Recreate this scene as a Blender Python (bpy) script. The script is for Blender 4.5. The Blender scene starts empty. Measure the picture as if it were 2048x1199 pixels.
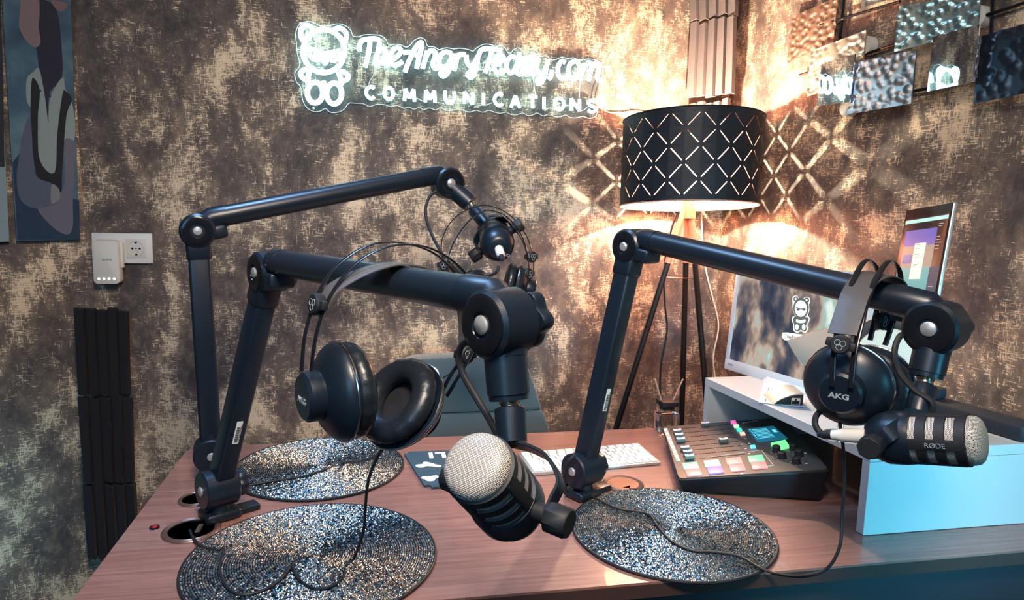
import bpy, bmesh, math, random
from mathutils import Vector as V, Matrix, noise
random.seed(7)
C = bpy.context.scene.collection
PI = math.pi
# ---------------------------------------------------------------- camera
F, CX, CY = 1400.0, 1024.0, 599.5
X = V((7276, 34, -F)).normalized()
Y = V((-269, 200, -F)); Y = (Y - X*X.dot(Y)).normalized()
Z = X.cross(Y)
R = Matrix((X, Y, Z))                      # world = R @ camera
CAM = V((0, 0, 1.32))
cd = bpy.data.cameras.new('camera'); cam = bpy.data.objects.new('camera', cd); C.objects.link(cam)
cam.matrix_world = Matrix.Translation(CAM) @ R.to_4x4()
cd.sensor_width = 36; cd.lens = 36*F/2048; cd.clip_start = .02
bpy.context.scene.camera = cam
# ---------------------------------------------------------------- world, lights, exposure
sc = bpy.context.scene
sc.view_settings.view_transform = 'Standard'; sc.view_settings.look = 'None'
sc.view_settings.gamma = 1; sc.view_settings.use_curve_mapping = False
sc.view_settings.exposure = 0.5
w = bpy.data.worlds.new('world'); sc.world = w; w.use_nodes = True
bg = w.node_tree.nodes['Background']; bg.inputs[0].default_value = (.08, .17, .30, 1); bg.inputs[1].default_value = .22

def light(kind, name, loc, energy, col, size=.1, target=None, sy=None, spread=None):
    l = bpy.data.lights.new(name, kind); l.energy = energy; l.color = col
    if kind == 'AREA':
        l.size = size
        if sy: l.shape = 'RECTANGLE'; l.size_y = sy
        if spread: l.spread = spread
    else: l.shadow_soft_size = size
    o = bpy.data.objects.new(name, l); C.objects.link(o); o.location = loc
    if target is not None: o.rotation_euler = (V(target)-V(loc)).to_track_quat('-Z', 'Y').to_euler()
    return o
# added fills out of view: warm above the camera, cool overhead and behind it; plus a blue led wash from the lower right and lower left
light('AREA', 'overhead_fill_light', (.05, .10, 2.15), 11, (1, .85, .72), .35, (.25, 1.4, .95), .35, spread=2.0)  # added warm fill above the camera, hung low to favour near objects
light('AREA', 'cool_top_fill_light', (-.30, 1.35, 2.62), 5, (.30, .56, 1), .4, (.1, 1.2, .75), .4, spread=1.4)  # added cool fill, put in for blue highlights on the arm tops
light('AREA', 'cool_back_fill_light', (-.9, -1.2, 1.9), 5, (.28, .62, 1), .8, (.2, 1.2, .9), 1.0, spread=2.2)  # added bluish fill behind the camera, out of view
light('AREA', 'blue_led_right', (1.45, -.5, 1.1), 2.6, (.10, .66, .95), .4, (1.08, 1.03, .87), .4, spread=.65)
light('AREA', 'blue_led_left', (-1.0, .8, .30), .5, (.12, .72, 1), .2, (-1.25, 1.88, .42), .2, spread=.9)

# ---------------------------------------------------------------- geometry helpers
def ray(px, py): return R @ V(((px-CX)/F, -(py-CY)/F, -1))
def at(px, py, d=None, x=None, y=None, z=None):
    r = ray(px, py)
    t = d if d is not None else (x-CAM.x)/r.x if x is not None else (y-CAM.y)/r.y if y is not None else (z-CAM.z)/r.z
    return CAM + r*t
def on_plane(px, py, p0, n):
    r = ray(px, py); return CAM + r*((p0-CAM).dot(n)/r.dot(n))
def empty(name, loc, label, cat, group=None):
    o = bpy.data.objects.new(name, None); C.objects.link(o); o.location = loc; o.empty_display_size = .05
    o['label'] = label; o['category'] = cat
    if group: o['group'] = group
    return o
def tag(o, label, cat=None, group=None):
    if label: o['label'] = label
    if cat: o['category'] = cat
    if group: o['group'] = group
    return o
def org(o):
    v = V((0, 0, 0))
    while o is not None: v += V(o.location); o = o.parent
    return v
def catmull(pts, n=8, closed=False):
    pts = [V(p) for p in pts]; out = []; N = len(pts)
    if N < 3 and not closed: return pts
    rng = range(N) if closed else range(N-1)
    for i in rng:
        if closed: a, b, c, d = pts[(i-1) % N], pts[i], pts[(i+1) % N], pts[(i+2) % N]
        else: a, b, c, d = pts[max(i-1, 0)], pts[i], pts[i+1], pts[min(i+2, N-1)]
        for k in range(n):
            t = k/n
            out.append(.5*((2*b)+(c-a)*t+(2*a-5*b+4*c-d)*t*t+(3*b-a-3*c+d)*t**3))
    if not closed: out.append(pts[-1])
    return out
def basis(d):
    d = d.normalized(); u = d.cross(V((0, 0, 1)))
    if u.length < .05: u = d.cross(V((1, 0, 0)))
    u.normalize(); return u, u.cross(d).normalized(), d

class MB:
    def __init__(s): s.bm = bmesh.new(); s.uv = s.bm.loops.layers.uv.new('UVMap')
    def face(s, vs, uvs=None):
        try: f = s.bm.faces.new(vs)
        except ValueError: return
        if uvs:
            for l, q in zip(f.loops, uvs): l[s.uv].uv = q
    def grid(s, rows, cu=False, cv=False, uv=None):
        vr = [[s.bm.verts.new(p) for p in r] for r in rows]; nr, nc = len(vr), len(vr[0])
        for i in range(nr if cu else nr-1):
            for j in range(nc if cv else nc-1):
                i2, j2 = (i+1) % nr, (j+1) % nc
                q = None
                if uv: q = [uv[i][j], uv[i][j+1], uv[i+1][j+1], uv[i+1][j]]
                s.face([vr[i][j], vr[i][j2], vr[i2][j2], vr[i2][j]], q)
        return vr
    def tube(s, pts, r, seg=10, closed=False, cap=True, flat=1, w=None):
        pts = [V(p) for p in pts]; pts = [p for i, p in enumerate(pts) if i == 0 or (p-pts[i-1]).length > 1e-6]
        n = len(pts); rows = []; u = None
        for i, p in enumerate(pts):
            t = (pts[(i+1) % n]-pts[i-1]) if closed else pts[min(i+1, n-1)]-pts[max(i-1, 0)]
            if t.length < 1e-7: t = V((0, 0, 1))
            t.normalize()
            if w is not None: u = V(w)-t*V(w).dot(t)
            elif u is None: u = basis(t)[0]
            else: u = u - t*u.dot(t)
            if u.length < 1e-6: u = basis(t)[0]
            u.normalize(); v = t.cross(u)
            rr = r[i] if isinstance(r, (list, tuple)) else r
            rows.append([p+u*math.cos(a)*rr+v*math.sin(a)*rr*flat for a in [2*PI*k/seg for k in range(seg)]])
        vr = s.grid(rows, cu=closed, cv=True)
        if cap and not closed: s.face(vr[0][::-1]); s.face(vr[-1])
    def lathe(s, prof, o, d, seg=32, cap=True, uvm=False, flute=None):
        """prof: list of (radius, offset along d)"""
        u, v, d = basis(V(d)); o = V(o); rows = []; uvs = []
        al = 0
        for i, (r, h) in enumerate(prof):
            if i: al += math.hypot(r-prof[i-1][0], h-prof[i-1][1])
            row = []
            for k in range(seg):
                a = 2*PI*k/seg; rr = max(r, 1e-5)
                if flute: rr *= 1+flute[1]*math.cos(flute[0]*a)
                row.append(o+(u*math.cos(a)+v*math.sin(a))*rr+d*h)
            rows.append(row); uvs.append((al, r))
        if uvm:
            R0 = max(p[0] for p in prof)
            uv = [[(2*PI*k/seg*R0, a) for k in range(seg+1)] for a, r in uvs]
            vr = s.grid(rows, cv=True, uv=uv)
        else: vr = s.grid(rows, cv=True)
        if cap: s.face(vr[0][::-1]); s.face(vr[-1])
    def cyl(s, a, b, r, r2=None, seg=24, bev=.0):
        a, b = V(a), V(b); L = (b-a).length; r2 = r if r2 is None else r2
        pr = [(r-bev, 0), (r, bev), (r2, L-bev), (r2-bev, L)] if bev else [(r, 0), (r2, L)]
        s.lathe(pr, a, b-a, seg)
    def box(s, c, size, ax=None, bev=0, seg=2):
        """ax: three unit vectors"""
        ax = [V(a) for a in (ax or ((1, 0, 0), (0, 1, 0), (0, 0, 1)))]; c = V(c)
        b2 = bmesh.new()
        vs = [b2.verts.new(c+ax[0]*size[0]/2*i+ax[1]*size[1]/2*j+ax[2]*size[2]/2*k) for i in (-1, 1) for j in (-1, 1) for k in (-1, 1)]
        for f in ((0, 1, 3, 2), (4, 6, 7, 5), (0, 4, 5, 1), (2, 3, 7, 6), (0, 2, 6, 4), (1, 5, 7, 3)): b2.faces.new([vs[i] for i in f])
        if bev: bmesh.ops.bevel(b2, geom=b2.edges[:], offset=bev, segments=seg, affect='EDGES', profile=.5)
        s.merge(b2)
    def prism(s, poly, off, bev=0):
        """closed planar polygon (3d points) extruded by vector off"""
        b2 = bmesh.new(); a = [b2.verts.new(V(p)) for p in poly]; b = [b2.verts.new(V(p)+V(off)) for p in poly]
        b2.faces.new(a[::-1]); b2.faces.new(b); n = len(a)
        for i in range(n): b2.faces.new([a[i], a[(i+1) % n], b[(i+1) % n], b[i]])
        bmesh.ops.recalc_face_normals(b2, faces=b2.faces[:])
        if bev: bmesh.ops.bevel(b2, geom=b2.edges[:], offset=bev, segments=2, affect='EDGES', profile=.5)
        s.merge(b2)
    def merge(s, b2):
        m = {}
        for v in b2.verts: m[v] = s.bm.verts.new(v.co)
        for f in b2.faces: s.face([m[v] for v in f.verts])
        b2.free()
    def mesh(s, name, mat, o=V((0, 0, 0)), fix=True, smooth=True):
        if fix: bmesh.ops.recalc_face_normals(s.bm, faces=s.bm.faces[:])
        me = bpy.data.meshes.new(name)
        for v in s.bm.verts: v.co -= o
        s.bm.to_mesh(me); s.bm.free()
        for m in (mat if isinstance(mat, (list, tuple)) else [mat]): me.materials.append(m)
        if smooth:
            me.polygons.foreach_set('use_smooth', [True]*len(me.polygons)); me.set_sharp_from_angle(angle=math.radians(38))
        return me
    def build(s, name, mat, parent=None, loc=None, kind=None, label=None, fix=True, smooth=True):
        o = org(parent) if parent else (V(loc) if loc is not None else V((0, 0, 0)))
        ob = bpy.data.objects.new(name, s.mesh(name, mat, o, fix, smooth)); C.objects.link(ob)
        if parent: ob.parent = parent
        else: ob.location = o
        if kind: ob['kind'] = kind
        if label: ob['label'] = label
        return ob
def text_mesh(txt, size, o, ux, uy, mat, name, parent, ext=.0003, align='CENTER', label=None, spacing=1, bold=0, shear=0, sx=1):
    cu = bpy.data.curves.new(name, 'FONT'); cu.body = txt; cu.size = size; cu.align_x = align; cu.align_y = 'CENTER'
    cu.extrude = ext; cu.space_character = spacing; cu.offset = bold; cu.shear = shear
    t = bpy.data.objects.new(name, cu); C.objects.link(t); bpy.context.view_layer.update()
    me = bpy.data.meshes.new_from_object(t.evaluated_get(bpy.context.evaluated_depsgraph_get()))
    bpy.data.objects.remove(t)
    ux, uy = V(ux).normalized(), V(uy).normalized(); uz = ux.cross(uy)
    M = Matrix((ux*sx, uy, uz)).transposed().to_4x4(); M.translation = V(o)-org(parent)
    me.transform(M); me.materials.clear(); me.materials.append(mat)
    ob = bpy.data.objects.new(name, me); C.objects.link(ob); ob.parent = parent
    if label: ob['label'] = label
    return ob

# ---------------------------------------------------------------- materials
def mat(name, col, rough=.5, metal=0, spec=.5, emit=None, es=0, trans=0, coat=0, alpha=1, bump=None, ior=1.45, sheen=0):
    m = bpy.data.materials.new(name); m.use_nodes = True; b = m.node_tree.nodes['Principled BSDF']
    b.inputs['Base Color'].default_value = (*col, 1); b.inputs['Roughness'].default_value = rough
    b.inputs['Metallic'].default_value = metal; b.inputs['Specular IOR Level'].default_value = spec
    b.inputs['Transmission Weight'].default_value = trans; b.inputs['Coat Weight'].default_value = coat
    b.inputs['IOR'].default_value = ior; b.inputs['Sheen Weight'].default_value = sheen
    if emit: b.inputs['Emission Color'].default_value = (*emit, 1); b.inputs['Emission Strength'].default_value = es
    nt = m.node_tree; N = nt.nodes; L = nt.links
    # every surface gets a little procedural unevenness
    tc = N.new('ShaderNodeTexCoord'); nz = N.new('ShaderNodeTexNoise'); nz.inputs['Scale'].default_value = 25; nz.inputs['Detail'].default_value = 3
    L.new(tc.outputs['Object'], nz.inputs['Vector'])
    mr = N.new('ShaderNodeMapRange'); mr.inputs['To Min'].default_value = max(0, rough-.04); mr.inputs['To Max'].default_value = min(1, rough+.06)
    L.new(nz.outputs['Fac'], mr.inputs['Value'])
    if not trans: L.new(mr.outputs[0], b.inputs['Roughness'])
    if bump:
        n2 = N.new('ShaderNodeTexNoise'); n2.inputs['Scale'].default_value = bump[0]; n2.inputs['Detail'].default_value = 4
        bp = N.new('ShaderNodeBump'); bp.inputs['Strength'].default_value = bump[1]; bp.inputs['Distance'].default_value = .002
        L.new(tc.outputs['Object'], n2.inputs['Vector']); L.new(n2.outputs['Fac'], bp.inputs['Height']); L.new(bp.outputs[0], b.inputs['Normal'])
    return m
def nodes(m): nt = m.node_tree; return nt.nodes, nt.links, nt.nodes['Principled BSDF']
def ramp(N, stops, interp='LINEAR'):
    r = N.new('ShaderNodeValToRGB'); r.color_ramp.interpolation = interp; e = r.color_ramp.elements
    while len(e) < len(stops): e.new(.5)
    for k, (p, c) in enumerate(stops): e[k].position = p; e[k].color = (*c, 1) if len(c) == 3 else c
    return r
def math_node(N, L, op, a, b=None, clamp=False):
    n = N.new('ShaderNodeMath'); n.operation = op; n.use_clamp = clamp
    for i, q in enumerate((a, b)):
        if q is None: continue
        if isinstance(q, (int, float)): n.inputs[i].default_value = q
        else: L.new(q, n.inputs[i])
    return n.outputs[0]
def mixc(N, L, fac, a, b):
    n = N.new('ShaderNodeMix'); n.data_type = 'RGBA'
    for i, q in ((0, fac), (6, a), (7, b)):
        if isinstance(q, tuple): n.inputs[i].default_value = (*q, 1)
        elif isinstance(q, (int, float)): n.inputs[i].default_value = q
        else: L.new(q, n.inputs[i])
    return n.outputs[2]

def wall_mat(off):
    m = mat('brushed_wallpaper', (.2, .15, .12), .55); N, L, b = nodes(m)
    tc = N.new('ShaderNodeTexCoord')
    def nz(scale, sc, det=3, dist=0, rough=.5, sh=0):
        mp = N.new('ShaderNodeMapping'); mp.inputs['Scale'].default_value = scale; mp.inputs['Location'].default_value = (off+sh, sh*1.7, sh*.6+off)
        L.new(tc.outputs['Object'], mp.inputs['Vector'])
        t = N.new('ShaderNodeTexNoise'); t.inputs['Scale'].default_value = sc; t.inputs['Detail'].default_value = det
        t.inputs['Distortion'].default_value = dist; t.inputs['Roughness'].default_value = rough
        L.new(mp.outputs[0], t.inputs['Vector']); return t.outputs['Fac']
    patch = nz((1.3, 1, .9), 4.6, 9, .3, .70)
    patch2 = nz((1.6, 1, .8), 15, 6, .4, .65, 7)
    cloud = nz((1.3, 1, .9), 20, 7, .4, .72, 3)
    hd = nz((1, 1, 10), 44, 4, .3, .65, 1)        # horizontal dashes
    vd = nz((10, 1, 1), 42, 4, .3, .65, 5)        # vertical dashes
    fine = nz((1, 1, 1), 160, 2, 0, .6, 2)
    base = ramp(N, [(.36, (.040, .032, .036)), (.52, (.14, .105, .090)), (.66, (.36, .275, .195))]); L.new(cloud, base.inputs[0])
    big = ramp(N, [(.38, (.040, .035, .042)), (.50, (.15, .115, .098)), (.62, (.40, .305, .22))]); L.new(patch, big.inputs[0])
    bc = mixc(N, L, .62, base.outputs[0], big.outputs[0])
    dash = math_node(N, L, 'MAXIMUM', hd, math_node(N, L, 'SUBTRACT', vd, .015))
    # more gold where the patches are high
    gate = math_node(N, L, 'ADD', math_node(N, L, 'MULTIPLY', math_node(N, L, 'SUBTRACT', patch, .5), 1.0),
                     math_node(N, L, 'MULTIPLY', math_node(N, L, 'SUBTRACT', patch2, .5), .55))
    sgn = math_node(N, L, 'ADD', math_node(N, L, 'ADD', dash, gate), math_node(N, L, 'MULTIPLY', math_node(N, L, 'SUBTRACT', fine, .5), .22))
    mr = N.new('ShaderNodeMapRange'); mr.inputs['From Min'].default_value = .59; mr.inputs['From Max'].default_value = .65; L.new(sgn, mr.inputs['Value'])
    gold = math_node(N, L, 'MULTIPLY', mr.outputs[0], .9)
    L.new(mixc(N, L, gold, bc, (.86, .69, .49)), b.inputs['Base Color'])
    L.new(math_node(N, L, 'MULTIPLY', mr.outputs[0], .35), b.inputs['Metallic'])
    b.inputs['Roughness'].default_value = .5
    bp = N.new('ShaderNodeBump'); bp.inputs['Strength'].default_value = .35; bp.inputs['Distance'].default_value = .002
    L.new(sgn, bp.inputs['Height']); L.new(bp.outputs[0], b.inputs['Normal'])
    return m
def wood_mat():
    m = mat('reddish_wood_veneer', (.3, .12, .07), .42, coat=.7); N, L, b = nodes(m)
    tc = N.new('ShaderNodeTexCoord'); mp = N.new('ShaderNodeMapping'); mp.inputs['Scale'].default_value = (1.2, 30, 30)
    t = N.new('ShaderNodeTexNoise'); t.inputs['Scale'].default_value = 5; t.inputs['Detail'].default_value = 7; t.inputs['Roughness'].default_value = .65
    L.new(tc.outputs['Object'], mp.inputs[0]); L.new(mp.outputs[0], t.inputs['Vector'])
    r = ramp(N, [(.3, (.19, .088, .068)), (.55, (.30, .145, .115)), (.75, (.37, .20, .165))]); L.new(t.outputs['Fac'], r.inputs[0])
    L.new(r.outputs[0], b.inputs['Base Color'])
    bp = N.new('ShaderNodeBump'); bp.inputs['Strength'].default_value = .12; bp.inputs['Distance'].default_value = .001
    L.new(t.outputs['Fac'], bp.inputs['Height']); L.new(bp.outputs[0], b.inputs['Normal'])
    return m
def bead_mat():
    m = mat('glass_bead_rings', (.3, .3, .3), .25, metal=.8); N, L, b = nodes(m)
    tc = N.new('ShaderNodeTexCoord'); sp = N.new('ShaderNodeSeparateXYZ'); L.new(tc.outputs['Object'], sp.inputs[0])
    x, y = sp.outputs[0], sp.outputs[1]
    r = math_node(N, L, 'SQRT', math_node(N, L, 'ADD', math_node(N, L, 'MULTIPLY', x, x), math_node(N, L, 'MULTIPLY', y, y)))
    k = math_node(N, L, 'DIVIDE', r, PITCH); ring = math_node(N, L, 'FLOOR', k); fr = math_node(N, L, 'FRACT', k)
    ang = math_node(N, L, 'ARCTAN2', y, x)
    cell = math_node(N, L, 'MULTIPLY', math_node(N, L, 'MULTIPLY', ang, math_node(N, L, 'ADD', ring, 1)), 1.30)
    cell = math_node(N, L, 'ADD', cell, math_node(N, L, 'MULTIPLY', ring, .37))
    ci = math_node(N, L, 'FLOOR', cell); cf = math_node(N, L, 'FRACT', cell)
    cb = N.new('ShaderNodeCombineXYZ'); L.new(ring, cb.inputs[0]); L.new(ci, cb.inputs[1])
    wn = N.new('ShaderNodeTexWhiteNoise'); wn.noise_dimensions = '3D'; L.new(cb.outputs[0], wn.inputs['Vector'])
    cr = ramp(N, [(0, (.04, .05, .07)), (.14, (.13, .16, .20)), (.34, (.28, .32, .36)), (.54, (.56, .54, .49)), (.68, (.16, .34, .46)), (.82, (.62, .53, .36)), (.92, (.95, .95, .92))], 'CONSTANT')
    L.new(wn.outputs['Value'], cr.inputs[0])
    gv = N.new('ShaderNodeMapRange'); gv.inputs['From Min'].default_value = .06; gv.inputs['From Max'].default_value = .22; L.new(math_node(N, L, 'PINGPONG', fr, .5), gv.inputs['Value'])
    L.new(mixc(N, L, gv.outputs[0], (.015, .018, .025), cr.outputs[0]), b.inputs['Base Color'])
    # each bead has its own tilt, plus a rounded height
    g = N.new('ShaderNodeNewGeometry'); vm = N.new('ShaderNodeVectorMath'); vm.operation = 'SUBTRACT'; L.new(wn.outputs['Color'], vm.inputs[0]); vm.inputs[1].default_value = (.5, .5, .5)
    vs = N.new('ShaderNodeVectorMath'); vs.operation = 'SCALE'; vs.inputs['Scale'].default_value = .75; L.new(vm.outputs[0], vs.inputs[0])
    va = N.new('ShaderNodeVectorMath'); va.operation = 'ADD'; L.new(g.outputs['Normal'], va.inputs[0]); L.new(vs.outputs[0], va.inputs[1])
    nn = N.new('ShaderNodeVectorMath'); nn.operation = 'NORMALIZE'; L.new(va.outputs[0], nn.inputs[0])
    h = math_node(N, L, 'MULTIPLY', math_node(N, L, 'PINGPONG', fr, .5), math_node(N, L, 'PINGPONG', cf, .5))
    bp = N.new('ShaderNodeBump'); bp.inputs['Strength'].default_value = .6; bp.inputs['Distance'].default_value = .003
    L.new(h, bp.inputs['Height']); L.new(nn.outputs[0], bp.inputs['Normal']); L.new(bp.outputs[0], b.inputs['Normal'])
    return m
def mesh_mat(s=1.0):
    m = mat('woven_steel_mesh', (.62, .58, .50), .42, metal=.15); N, L, b = nodes(m)
    tc = N.new('ShaderNodeTexCoord'); mp = N.new('ShaderNodeMapping'); mp.inputs['Rotation'].default_value = (0, 0, .12)
    L.new(tc.outputs['UV'], mp.inputs[0])
    br = N.new('ShaderNodeTexBrick'); br.inputs['Scale'].default_value = 1; br.inputs['Brick Width'].default_value = .0026*s; br.inputs['Row Height'].default_value = .00135*s
    br.inputs['Mortar Size'].default_value = .00030*s; br.inputs['Mortar Smooth'].default_value = .6
    br.inputs['Color1'].default_value = (.78, .72, .62, 1); br.inputs['Color2'].default_value = (.68, .63, .55, 1); br.inputs['Mortar'].default_value = (.05, .045, .045, 1)
    L.new(mp.outputs[0], br.inputs['Vector']); L.new(br.outputs['Color'], b.inputs['Base Color'])
    bp = N.new('ShaderNodeBump'); bp.inputs['Strength'].default_value = .7; bp.inputs['Distance'].default_value = .0006; bp.invert = True
    L.new(br.outputs['Fac'], bp.inputs['Height']); L.new(bp.outputs[0], b.inputs['Normal'])
    return m
def screen_mat(name, cols, sc, es, seed):
    m = mat(name, (.01, .01, .012), .15); N, L, b = nodes(m)
    tc = N.new('ShaderNodeTexCoord'); mp = N.new('ShaderNodeMapping'); mp.inputs['Scale'].default_value = (1.6, 1.6, .9); mp.inputs['Location'].default_value = (seed, seed, 0)
    t = N.new('ShaderNodeTexNoise'); t.inputs['Scale'].default_value = sc; t.inputs['Detail'].default_value = 3; t.inputs['Distortion'].default_value = 0
    L.new(tc.outputs['Object'], mp.inputs[0]); L.new(mp.outputs[0], t.inputs['Vector'])
    r = ramp(N, cols); L.new(t.outputs['Fac'], r.inputs[0]); L.new(r.outputs[0], b.inputs['Emission Color']); b.inputs['Emission Strength'].default_value = es
    return m
PITCH = .0038
M = {}
M['wall_back'] = wall_mat(0); M['wall_left'] = wall_mat(4.3); M['wall_right'] = wall_mat(9.1)
M['wood'] = wood_mat(); M['wood_dark'] = mat('dark_wood_edge', (.055, .028, .024), .6, bump=(80, .2)); M['dark_panel'] = mat('dark_desk_panel', (.018, .02, .03), .6)
M['bead'] = bead_mat(); M['black_cord'] = mat('black_edging', (.01, .01, .012), .6)
M['arm'] = mat('satin_black_paint', (.006, .012, .021), .34, spec=.6, bump=(900, .06))
M['armtube'] = mat('brushed_black_tube', (.008, .014, .023), .31, spec=.7, bump=(700, .05))
M['gloss'] = mat('gloss_black_plastic', (.008, .009, .012), .16)
M['chrome'] = mat('polished_steel', (.75, .73, .70), .18, metal=1); M['thread'] = mat('threaded_steel', (.7, .66, .58), .25, metal=1)
M['cap_steel'] = mat('satin_steel_cap', (.50, .49, .47), .36, metal=.6)
M['rubber'] = mat('black_rubber', (.012, .013, .016), .55); M['leather'] = mat('black_leatherette', (.010, .014, .020), .34, spec=.6, bump=(160, .25))
M['leather_strap'] = mat('soft_black_strap', (.075, .068, .066), .42, spec=.5, bump=(90, .3))
M['mesh'] = mesh_mat(); M['mesh2'] = mesh_mat(.8)
M['label_white'] = mat('white_paper_label', (.75, .78, .76), .5); M['ink'] = mat('black_ink', (.02, .02, .022), .6)
M['logo_grey'] = mat('grey_print', (.32, .36, .40), .5); M['logo_dim'] = mat('dim_grey_print', (.20, .20, .21), .5)
M['foam'] = mat('charcoal_foam', (.018, .018, .022), .95, bump=(500, .9)); M['foam_light'] = mat('grey_foam', (.15, .138, .14), .95, bump=(420, .9))
M['white'] = mat('white_plastic', (.78, .79, .78), .35); M['ivory'] = mat('warm_white_plastic', (.70, .69, .64), .4)
M['white_board'] = mat('white_laminate_board', (.54, .57, .58), .42, bump=(60, .05)); M['alu'] = mat('silver_aluminium', (.70, .69, .66), .32, metal=.7)
M['key'] = mat('white_keycap', (.86, .86, .85), .4); M['glass'] = mat('clear_glass', (.95, .97, .96), .02, trans=1)
M['neon'] = mat('glowing_neon_tube', (.9, 1, 1), .4, emit=(.52, .90, 1.0), es=2.7); M['neon_wire'] = mat('clear_wire', (.8, .9, .9), .3, emit=(.6, .85, .95), es=.06)  # faint wire emission stands in for neon light caught by wires and acrylic edge
M['fabric'] = mat('teal_grey_fabric', (.075, .105, .115), .9, bump=(500, .5), sheen=.3)
M['copper'] = mat('copper_lining', (.72, .34, .25), .4, metal=.3); M['shade'] = mat('black_velvet_shade', (.006, .009, .016), .55)
M['bulb'] = mat('lit_bulb', (1, .9, .8), .3, emit=(1, .74, .46), es=40)
M['floor'] = mat('dark_floor', (.05, .045, .045), .5, bump=(30, .1)); M['ceiling'] = mat('ceiling_paint', (.30, .29, .29), .8)
M['pad'] = mat('blue_black_pad', (.03, .07, .10), .55, bump=(300, .2)); M['print_white'] = mat('white_print', (.85, .83, .78), .6)
M['mixer'] = mat('dark_grey_faceplate', (.085, .082, .082), .38, metal=.3); M['mixer_side'] = mat('black_case', (.010, .010, .013), .45)
M['reed'] = mat('pale_reed', (.66, .42, .27), .7); M['cap_black'] = mat('black_wood_cap', (.02, .02, .022), .5)
M['paper'] = mat('white_paper', (.82, .82, .82), .7); M['plate'] = mat('brushed_beige_plate', (.50, .36, .28), .4, metal=.3)
M['cream'] = mat('cream_disc', (.72, .68, .58), .5); M['rock'] = mat('rough_dark_rim', (.055, .045, .045), .8, bump=(60, 1))
M['red'] = mat('red_jewel', (.5, .02, .03), .2); M['brown_metal'] = mat('bronze_ring', (.22, .13, .10), .3, metal=.6)
M['mirror'] = mat('smooth_mirror_steel', (.60, .66, .72), .04, metal=1)
_n = M['mirror'].node_tree; _n.links.remove(_n.nodes['Principled BSDF'].inputs['Roughness'].links[0]); _n.nodes['Principled BSDF'].inputs['Roughness'].default_value = .015
def hammered(name, col, rough): return mat(name, col, rough, metal=.9)
M['bevel'] = mat('white_monitor_bezel', (.55, .64, .70), .35)
M['lamp_leg'] = mat('black_lamp_leg', (.012, .011, .012), .35); M['wire_white'] = mat('white_cable', (.75, .72, .66), .5)

# ---------------------------------------------------------------- room
DZ = .75                                             # desk top height
YW = 2.12; XR = 1.10; XL = -.79; TH = .06; HT = 2.7
aR = math.radians(8); dR = V((math.sin(aR), -math.cos(aR), 0)); nR = V((-math.cos(aR), -math.sin(aR), 0))    # right wall direction / normal into room
aL = math.radians(26); dL = V((-math.cos(aL), -math.sin(aL), 0)); nL = V((math.sin(aL), -math.cos(aL), 0))
cR = V((XR, YW, 0)); cL = V((XL, YW, 0))
def wall(name, p, d, n, L, m, kind='structure'):
    mb = MB(); mb.box(V((L/2, TH/2, HT/2)), (L, TH, HT)); o = mb.build(name, m, smooth=False)
    # local x along the wall, local y away from the room
    o.matrix_world = Matrix.Translation(p) @ Matrix((d, -n, V((0, 0, 1)))).transposed().to_4x4()
    o['kind'] = kind; return o
wall('wall_back', cL, V((1, 0, 0)), V((0, -1, 0)), XR-XL, M['wall_back'])
wall('wall_right', cR, dR, nR, 3.2, M['wall_right'])
wall('wall_left', cL+dL*2.6, -dL, nL, 2.6, M['wall_left'])
mb = MB(); mb.box((0, .4, -.03), (7, 4.2, .06)); mb.build('floor', M['floor'], kind='structure', smooth=False)
mb = MB(); mb.box((0, .4, HT+.03), (7, 4.2, .06)); mb.build('ceiling', M['ceiling'], kind='structure', smooth=False)

# ---------------------------------------------------------------- desk
DX0, DX1, DY0, DY1 = -.425, 1.24, .943, 1.651
desk = empty('desk', (.4, 1.3, 0), 'large reddish brown wooden desk carrying the microphones and mixer', 'desk')
mb = MB()
def dtop(z):
    p = rrect(DX0, 1.255, DY0, DY1, (.004, .035, .004, .004), z)
    for q in p:
        if q.x > 1.0: q.x -= .10*(q.y-DY0)/(DY1-DY0)
    return p
def rrect(x0, x1, y0, y1, rs, z, n=8):
    pts = []
    for (cx, cy, a0, r) in ((x1, y1, 0, rs[0]), (x0, y1, PI/2, rs[1]), (x0, y0, PI, rs[2]), (x1, y0, 3*PI/2, rs[3])):
        sx = -1 if cx == x1 else 1; sy = -1 if cy == y1 else 1
        for k in range(n+1):
            a = a0+PI/2*k/n; pts.append(V((cx+sx*r+r*math.cos(a), cy+sy*r+r*math.sin(a), z)))
    return pts
mb.prism(dtop(DZ-.004), (0, 0, .004)); mb.build('desk_top', M['wood'], desk)
mb = MB(); mb.prism(dtop(DZ-.026), (0, 0, .022)); mb.build('edge_band', M['wood_dark'], desk, label='dark wood edge of the desk top')
mb = MB(); mb.box((.40, DY0+.03, .42), (1.6, .018, .60), bev=.002); mb.build('front_panel', M['dark_panel'], desk)
for xx in (DX0+.05, 1.125):
    mb = MB(); mb.box((xx, 1.29, .362), (.025, .6, .724), bev=.002); mb.build('side_panel', M['dark_panel'], desk)

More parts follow.
